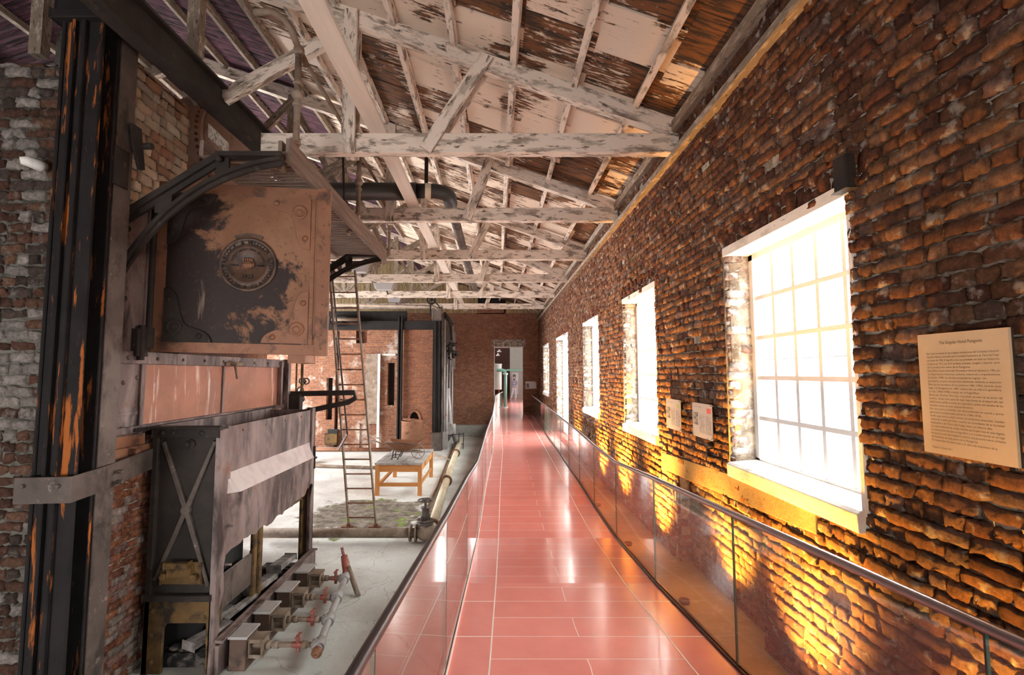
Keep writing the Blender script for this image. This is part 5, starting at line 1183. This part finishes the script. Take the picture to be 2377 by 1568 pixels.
# barrel with loose lid
p = at(956, 1048, y=18.2); rb = (at(980, 1000, y=18.2).x-at(931, 1000, y=18.2).x)/2; zt_ = at(956, 977, y=18.2).z
r = thing('oil_drum', 'tall rusty open drum standing against the far boiler brickwork', 'drum', (p.x, 18.2, 0))
m = MB(); m.lathe((p.x, 18.2, 0), [(rb, 0), (rb, zt_*.97), (rb+.015, zt_*.98), (rb+.015, zt_), (rb-.02, zt_), (rb-.02, .05), (.001, .05)], 32); m.build('body', 'rust', r)
m = MB(); m.lathe((p.x+.03, 18.25, zt_+.005), [(rb*.98, 0), (rb*.98, .02), (.1, .05), (.001, .05)], 24, (.10, 0, 1)); m.cyl((p.x-.1, 18.1, zt_+.06), (p.x+.1, 18.1, zt_+.08), .015, 8); m.build('lid', 'rust', r)
# pipes and valve wheels left of the ladder
for px in (690, 702):
    pass
q0 = at(687, 900, y=14.0); m = MB(); m.cyl((q0.x, 14, 0), (q0.x, 14, at(687, 820, y=14).z), .03, 8); tag(m.build('gas_riser', 'ochre_iron'), 'thin yellow-brown upright pipe left of the ladder', 'pipe')
q0 = at(701, 900, y=15.0); m = MB(); m.cyl((q0.x, 15, 0), (q0.x, 15, at(701, 822, y=15).z), .035, 8); rr_ = m.build('riser', 'rust'); tag(rr_, 'rusty upright pipe with black valve wheels left of the ladder', 'pipe')
m = MB()
for k in range(7):
    c = at(700+random.uniform(-8, 20), 890+random.uniform(-12, 42), y=15-.1*k); m.tube([c+Vector((.09*math.cos(a), 0, .09*math.sin(a))) for a in np.linspace(0, 2*PI, 11)], .02, 6, cap=False); m.cyl(c, c+Vector((random.uniform(-.2, .2), .1, random.uniform(-.2, .2))), .02, 6)
m.build('valve_wheels', 'iron_black', rr_)
# floodlights hung in the trusses
for px, py, y, w, lb in ((832, 620, 13.7, .24, 'white box floodlight fixed behind the catwalk bracket'), (890, 663, 16.5, .36, 'pale grey box floodlight hanging from the fourth truss'), (915, 694, 19.9, .30, 'small dark grey box floodlight hanging near the far boiler')):
    p = at(px, py, y=y); m = MB(); m.prism([p+Vector((-w, 0, .10)), p+Vector((w, 0, .10)), p+Vector((w*.75, 0, -.14)), p+Vector((-w*.75, 0, -.14))], (0, .3, 0)); o = m.build('floodlight', 'plaque', bevel=.01); tag(o, lb, 'lamp', 'floodlights in the roof')
    ty = min(TY, key=lambda q: abs(q-y)); m = MB(); m.beam((p.x, y+.12, p.z+.08), (p.x, ty, 5.86), .04, .04); m.build('mount', 'iron', o)
m = MB(); q = at(103, 385, y=4.2); m.tube([q, q+Vector((0, -.03, -.02)), q+Vector((-.06, -.10, 0)), q+Vector((-.09, -.13, -.01))], [.04, .05, .045, .03], 10); m.build('porcelain_insulator', 'whitewash', boiler)
# ================================================================== signs and plaques
def sign_on_right(name, y0, y1, z0, z1, off, label, cat, mat, th=.012):
    r = thing(name, label, cat, (XW-off, (y0+y1)/2, (z0+z1)/2))
    m = MB(); m.box(XW-off-th, y0, z0, XW-off, y1, z1); b_ = m.build('board', mat, r)
    return r
fx_ = lambda x0, yr, zt: (lambda a, b_, d: Vector((x0-d, yr-a, zt+b_)))
ya, yb_ = 1.945, 2.365; za_, zb2 = 2.67, 3.235
r = sign_on_right('story_panel', ya, yb_, za_, zb2, .045, 'large buff lettered story panel standing off the brick wall at far right', 'sign', 'paper')
m = MB(); m.box(XW-.045, ya+.0, za_, XW-.035, yb_, zb2); m.build('backing', 'board_edge', r)
m = MB(); xs = XW-.0585
def line(txt, y_left, z, size, width=None):
    vs, fs = textmesh(txt, size); wd = max(v.x for v in vs) or 1; sc = width/wd if width else 1; b0 = len(m.v)
    m.v += [Vector((xs, y_left-v.x*sc, z+v.y)) for v in vs]
    for f in fs: m.face([b0+i for i in f])
line('The Singular Hotel Patagonia', yb_-.115, zb2-.052, .020, .20)
TXT = ["Este hotel se inserta en las antiguas instalaciones del Complejo Industrial", "Frigorífico Bories, construido por la Sociedad Explotadora de Tierra del Fuego", "a principios del 1900. El frigorífico inició sus actividades con todas sus instalaciones", "completas en 1915, con el fin de faenar, procesar, congelar y exportar, parte", "de la producción ovina de la Patagonia.",
 "Estos edificios fueron declarados Monumento Histórico Nacional en 1996, por", "su importancia histórica, cultural, industrial y arquitectónica.", "En el año 1998, las familias propietarias logran, con", "gran esfuerzo, recuperar este patrimonio abandonado, habilitando su restauración", "Ellos son los herederos de los pioneros (1861-1942), escocés, quien", "llegó a la Patagonia en 1887, dedicando su vida a la ganadería.", "Su hijo (1904-1998) trabajó en el frigorífico", "Bories por 40 años. Otro hijo, muy joven, se unió con el sector del", "turismo. Quien fuera guía de viaje importante en el desarrollo del", "hotel llevaron perfeccionando en la ganadería, ambos son abuelos de los", "actuales socios de este emprendimiento.",
 "Por otra parte, la familia, son descendientes en cuarta y quinta", "generación de destacados pioneros (1845-1910),", "familia que con su visión comercial tempranas empresas, instalan", "industrias y para sus hijos cuando sus actividades de la Sociedad", "Explotadora de Tierra del Fuego hasta sus últimos días,", "Los descendientes de ambas familias participan hoy en este legado.", "La restauración de este ex frigorífico y su transformación en un lugar", "de turismo es como ellos imaginaron conservar este patrimonio cultural y la historia", "de hombres de esta parte de la Patagonia.", "El restaurado de este hotel y su obra del arquitecto de la"]
for k, t_ in enumerate(TXT):
    wd = .335 if len(t_) > 60 else .335*len(t_)/72+.03
    line(t_, yb_-.045, zb2-.098-k*.0163, .0125, min(wd, .335))
line('Patagonia, Octubre 2011', yb_-.045, zb2-.098-27*.0163, .011, .10)
m.build('lettering', 'ink', r)
for nm, px0, px1, pt, pb, pic, cl, lb in (('info_plaque', 1546, 1579, 925, 992, 'photo_grey', 'green_print', 'small grey information plaque with green stamp, left of the pair beside the big window'), ('info_plaque', 1607, 1652, 934, 1010, 'photo_grey', 'red_print', 'small grey information plaque with red stamp, right of the pair beside the big window')):
    a = at(px0, pt, x=XW-.05); b_ = at(px1, pt, x=XW-.05); c = at(px0, pb, x=XW-.05)
    y1_, y0_, z1_, z0_ = a.y, b_.y, a.z, c.z
    r = sign_on_right(nm, y0_, y1_, z0_, z1_, .045, lb, 'plaque', 'plaque', .006)
    H = z1_-z0_; Wd = y1_-y0_; xq = XW-.0515
    m = MB(); m.box(xq, y1_-Wd*.30, z0_+H*.35, xq+.001, y1_-Wd*.04, z0_+H*.72); m.build('photo', pic, r)
    m = MB(); m.box(xq, y0_+Wd*.05, z1_-H*.26, xq+.001, y0_+Wd*.25, z1_-H*.12); m.build('stamp', cl, r)
    m = MB()
    b0 = 0; xs = xq
    line('MUSEO INDUSTRIAL' if cl == 'green_print' else 'LAS CALDERAS', y1_-Wd*.05, z1_-H*.13, H*.055, Wd*.45)
    for col_ in (.36, .68):
        for k in range(17):
            if cl == 'green_print' and k < 0: continue
            m.box(xq, y1_-Wd*(col_+.27), z1_-H*(.36+k*.031), xq+.0008, y1_-Wd*col_, z1_-H*(.36+k*.031)+H*.012)
    m.box(xq, y0_+Wd*.03, z1_-H*.30, xq+.0008, y1_-Wd*.05, z1_-H*.295); m.build('printing', 'photo_grey', r)
    for (yy_, zz_) in ((y0_+.015, z0_+.015), (y1_-.015, z0_+.015), (y0_+.015, z1_-.015), (y1_-.015, z1_-.015)):
        m = MB(); m.cyl((XW, yy_, zz_), (XW-.062, yy_, zz_), .007, 8); m.build('standoff', 'steel', r)
a, c = at(1220, 886, y=YB-.03), at(1245, 903, y=YB-.03)
r = thing('info_plaque', 'white information plaque on the end wall right of the doorway', 'plaque', (a.x, YB-.03, c.z))
m = MB(); m.box(a.x, YB-.035, c.z, c.x, YB-.005, a.z); m.build('board', 'plaque_white', r)
m = MB(); m.box(a.x+.04, YB-.038, c.z+.05, a.x+.17, YB-.036, a.z-.10); m.build('photo', 'photo_grey', r)
m = MB(); m.box(c.x-.12, YB-.038, a.z-.06, c.x-.03, YB-.036, a.z-.03); m.build('stamp', 'red_print', r)
# rusty bracket fixed in the wall beside the big window
m = MB(); q = at(1655, 1035, x=XW); m.cyl(q, q+Vector((-.06, 0, 0)), .035, 8); m.cyl(q+Vector((-.03, 0, -.10)), q+Vector((-.07, 0, -.10)), .03, 8); m.tube([q+Vector((-.04, 0, 0)), q+Vector((-.06, -.01, -.06)), q+Vector((-.04, 0, -.10))], .014, 6)
tag(m.build('wall_fitting', 'iron'), 'small black iron fitting on the bricks below the plaque pair', 'fitting')
m = MB(); a = at(1972, 400, x=XW); m.box(XW-.07, a.y-.06, a.z-.12, XW+.0, a.y+.05, a.z+.10); tag(m.build('wall_block', 'iron', bevel=.01), 'dark iron block in the wall above the corner of the big window', 'fitting')
# uplight fixtures
for i, y in enumerate(UPL):
    x = 1.69 if y != 4.75 else 1.80
    r = thing('uplight', 'small warm floor uplight between glass and brick wall, one of the row', 'lamp', (x, y, .86), 'uplights along the brick wall')
    m = MB(); m.lathe((x, y, .86), [(.05, 0), (.05, .035), (.042, .035), (.042, .02), (.001, .02)], 16); m.build('housing', 'dark_steel', r)
# ================================================================== beyond the doorway
yb1 = 29.0
q = at(1173, 900, y=yb1)
r = thing('green_pipe', 'green upright pipe with flanged elbow standing beyond the doorway', 'pipe', (q.x, yb1, .97))
zt_ = at(1173, 862, y=yb1).z
m = MB(); m.tube([(q.x, yb1, .97), (q.x, yb1, zt_-.1), (q.x-.03, yb1, zt_-.02), (q.x-.15, yb1, zt_+.05), (q.x-.5, yb1, zt_+.05)], .10, 14); m.build('riser', 'green_paint', r)
m = MB(); m.cyl((q.x, yb1, zt_-.22), (q.x, yb1, zt_-.12), .16, 14); m.cyl((q.x, yb1, .97), (q.x, yb1, 1.03), .16, 14); m.build('flange', 'mint_paint', r)
m = MB(); m.cyl((q.x-.3, yb1+1, at(1173, 860, y=yb1+1).z), (3.0, yb1+1, at(1173, 860, y=yb1+1).z), .05, 12); tag(m.build('overhead_pipe', 'green_paint'), 'thin green pipe crossing behind the doorway at head height', 'pipe')
a, c = at(1149, 845, y=29.5), at(1164, 905, y=29.5)
r = thing('machine_tank', 'pale mint machine tank just inside the doorway on the left', 'tank', (a.x, 29.5, .97))
m = MB(); m.lathe((a.x+.05, 29.8, c.z), [(.36, 0), (.36, a.z-c.z-.05), (.38, a.z-c.z-.04), (.38, a.z-c.z), (.001, a.z-c.z+.02)], 24); m.build('body', 'mint_paint', r)
m = MB()
for s in (-1, 1): m.box(a.x+.05+s*.2-.03, 29.75, .97, a.x+.05+s*.2+.03, 29.85, c.z)
m.build('stand', 'orange_timber', r)
for px, py, y, lb in ((1159, 815, 33, 'upper white enamel pendant lamp seen through the doorway'), (1156, 824, 35, 'lower white enamel pendant lamp seen through the doorway')):
    p = at(px, py, y=y); r = thing('pendant_lamp', lb, 'lamp', (p.x, y, p.z), 'pendant lamps beyond the doorway')
    m = MB(); m.lathe((p.x, y, p.z-.08), [(.16, 0), (.15, .03), (.07, .10), (.04, .18), (.001, .19)], 20); m.build('shade', 'white_paint', r)
    m = MB(); m.cyl((p.x, y, p.z+.1), (p.x, y, 6.4), .01, 6); m.build('cord', 'iron', r)
m = MB(); g0 = (0.02, 24.2); g1 = (.42, 28.5)
gr = thing('glass_guard', 'short glass guard with metal rail just beyond the doorway', 'balustrade', (.2, 26, .97))
m.v += [Vector((.0, 24.4, .97)), Vector((.42, 28.6, .97)), Vector((.42, 28.6, 1.9)), Vector((.0, 24.4, 1.9)), Vector((.012, 24.4, .97)), Vector((.432, 28.6, .97)), Vector((.432, 28.6, 1.9)), Vector((.012, 24.4, 1.9))]
for f in ((0,1,2,3), (7,6,5,4), (0,3,7,4), (1,5,6,2), (3,2,6,7)): m.face(f)
m.build('glass_panel', 'glass', gr)
m = MB(); m.cyl((.0, 24.4, 1.92), (.43, 28.6, 1.92), .02, 8); m.build('rail', 'steel', gr)
a, c = at(1189, 866, y=39.97), at(1203, 915, y=39.97)
r = thing('wall_poster', 'white framed poster on the pale wall behind the person', 'poster', (a.x, 39.95, c.z)); MB().box(a.x, 39.94, c.z, c.x, 39.98, a.z).build('sheet', 'plaque_white', r); MB().box(a.x+.04, 39.93, a.z-.35, a.x+.30, 39.94, a.z-.12).build('photo', 'photo_grey', r)
# ---- person mid-stride photographing
def skin(name, chain, radii, edges, mat, par, sub=2):
    me = bpy.data.meshes.new(name); me.from_pydata([Vector(p) for p in chain], edges, [])
    ob = bpy.data.objects.new(name, me); COL.objects.link(ob); ob.parent = par
    ob.modifiers.new('s', 'SKIN'); me.skin_vertices
    for i, r_ in enumerate(radii): me.skin_vertices[0].data[i].radius = (r_, r_) if not isinstance(r_, tuple) else r_
    me.skin_vertices[0].data[0].use_root = True
    sb = ob.modifiers.new('sub', 'SUBSURF'); sb.levels = sub; sb.render_levels = sub
    me.materials.append(M[mat]); ob.modifiers['s'].use_smooth_shade = True; return ob
pf = at(1194, 929, z=.97); H = 1.76
per = thing('person', 'person in dark checked shirt and white trousers mid-stride holding a camera to the face', 'person', (pf.x, pf.y, .97))
# local metres: x right, y away, z up; the figure faces left and towards the doorway
V0 = [(0,0,.95), (0,0,1.12), (0,.0,1.30), (.01,0,1.46), (.01,0,1.55),            # pelvis, waist, chest, neck base, neck
      (-.17,.02,1.42), (-.27,-.05,1.18), (-.13,-.22,1.40),                        # right shoulder, elbow, wrist
      (.18,.02,1.42), (.22,-.12,1.16), (.03,-.24,1.42),                           # left arm
      (-.09,0,.88), (-.17,-.05,.50), (-.26,.06,.10),                              # leg 1 (trailing)
      (.09,0,.88), (.12,-.10,.48), (.10,-.12,.09)]
E0 = [(0,1),(1,2),(2,3),(3,4),(3,5),(5,6),(6,7),(3,8),(8,9),(9,10),(0,11),(11,12),(12,13),(0,14),(14,15),(15,16)]
skin('body', V0, [(.15,.11), (.14,.10), (.17,.11), (.10,.08), .055, .065, .045, .032, .065, .045, .032, .095, .062, .042, .095, .062, .042], E0, 'skin', per)
skin('shirt', [(0,0,.93), (0,0,1.12), (0,0,1.32), (.01,0,1.45), (-.17,.02,1.42), (-.25,-.04,1.22), (.18,.02,1.42), (.215,-.09,1.22)], [(.165,.125), (.16,.12), (.185,.13), (.10,.085), .078, .065, .078, .065], [(0,1),(1,2),(2,3),(3,4),(4,5),(3,6),(6,7)], 'check_cloth', per)
skin('trousers', [(0,0,.93), (-.09,0,.85), (-.17,-.05,.50), (-.255,.05,.13), (.09,0,.85), (.12,-.10,.48), (.10,-.12,.11)], [(.155,.12), .105, .078, .062, .105, .078, .062], [(0,1),(1,2),(2,3),(0,4),(4,5),(5,6)], 'white_cloth', per)
def lm(m, name, mat, par): return m.build(name, mat, par, xf=Matrix.Translation(OFF[par.name]))
m = MB(); m.sph((.01,-.02,1.66), .105, 10, .82, .95, 1.18); m.sph((.01,-.125,1.64), .016, 5); m.sph((-.078,-.01,1.65), .022, 5, .5, 1, 1.3); m.sph((.098,-.01,1.65), .022, 5, .5, 1, 1.3); lm(m, 'head', 'skin', per)
m = MB(); m.sph((.01,.01,1.69), .108, 10, .86, .98, 1.08); lm(m, 'hair', 'photo_grey', per)
m = MB()
for s, hx_ in ((-1, -.115), (1, .045)):
    m.sph((hx_, -.25, 1.46), .035, 6, .7, .8, 1.3)
    for k in range(4): m.tube([(hx_-s*.0+(k-1.5)*.018, -.27, 1.49), (hx_+(k-1.5)*.018-s*.01, -.29, 1.52), (hx_+(k-1.5)*.016-s*.03, -.28, 1.55)], .008, 6)
    m.tube([(hx_-s*.03, -.25, 1.46), (hx_-s*.045, -.26, 1.50)], .009, 6)
lm(m, 'hand', 'skin', per)
m = MB(); m.box(-.10, -.31, 1.52, .05, -.25, 1.62); m.cyl((-.02, -.31, 1.57), (-.02, -.37, 1.57), .035, 12); lm(m, 'camera', 'blue_cloth', per)
m = MB()
for x, y in ((-.27, .04), (.10, -.14)): m.sph((x-.02, y-.04, .045), .075, 7, .62, 1.7, .62)
lm(m, 'shoe', 'white_cloth', per)
# outside range seen through the first windows
m = MB(); m.box(9.5, -8, 0, 12.0, 30, 3.55); bo = m.build('outbuilding', 'render_wall')
tag(bo, 'pale rendered outbuilding with grey eaves outside the largest window', 'building')
m = MB(); m.box(9.1, -8.3, 3.5, 12.3, 30.3, 3.62); m.build('eave', 'eave', bo)
for k in range(9):
    m = MB(); m.box(9.46, 4.2+k*2.6-8, 1.6, 9.5, 5.2+k*2.6-8, 2.9); m.build('window_opening', 'plaque', bo)
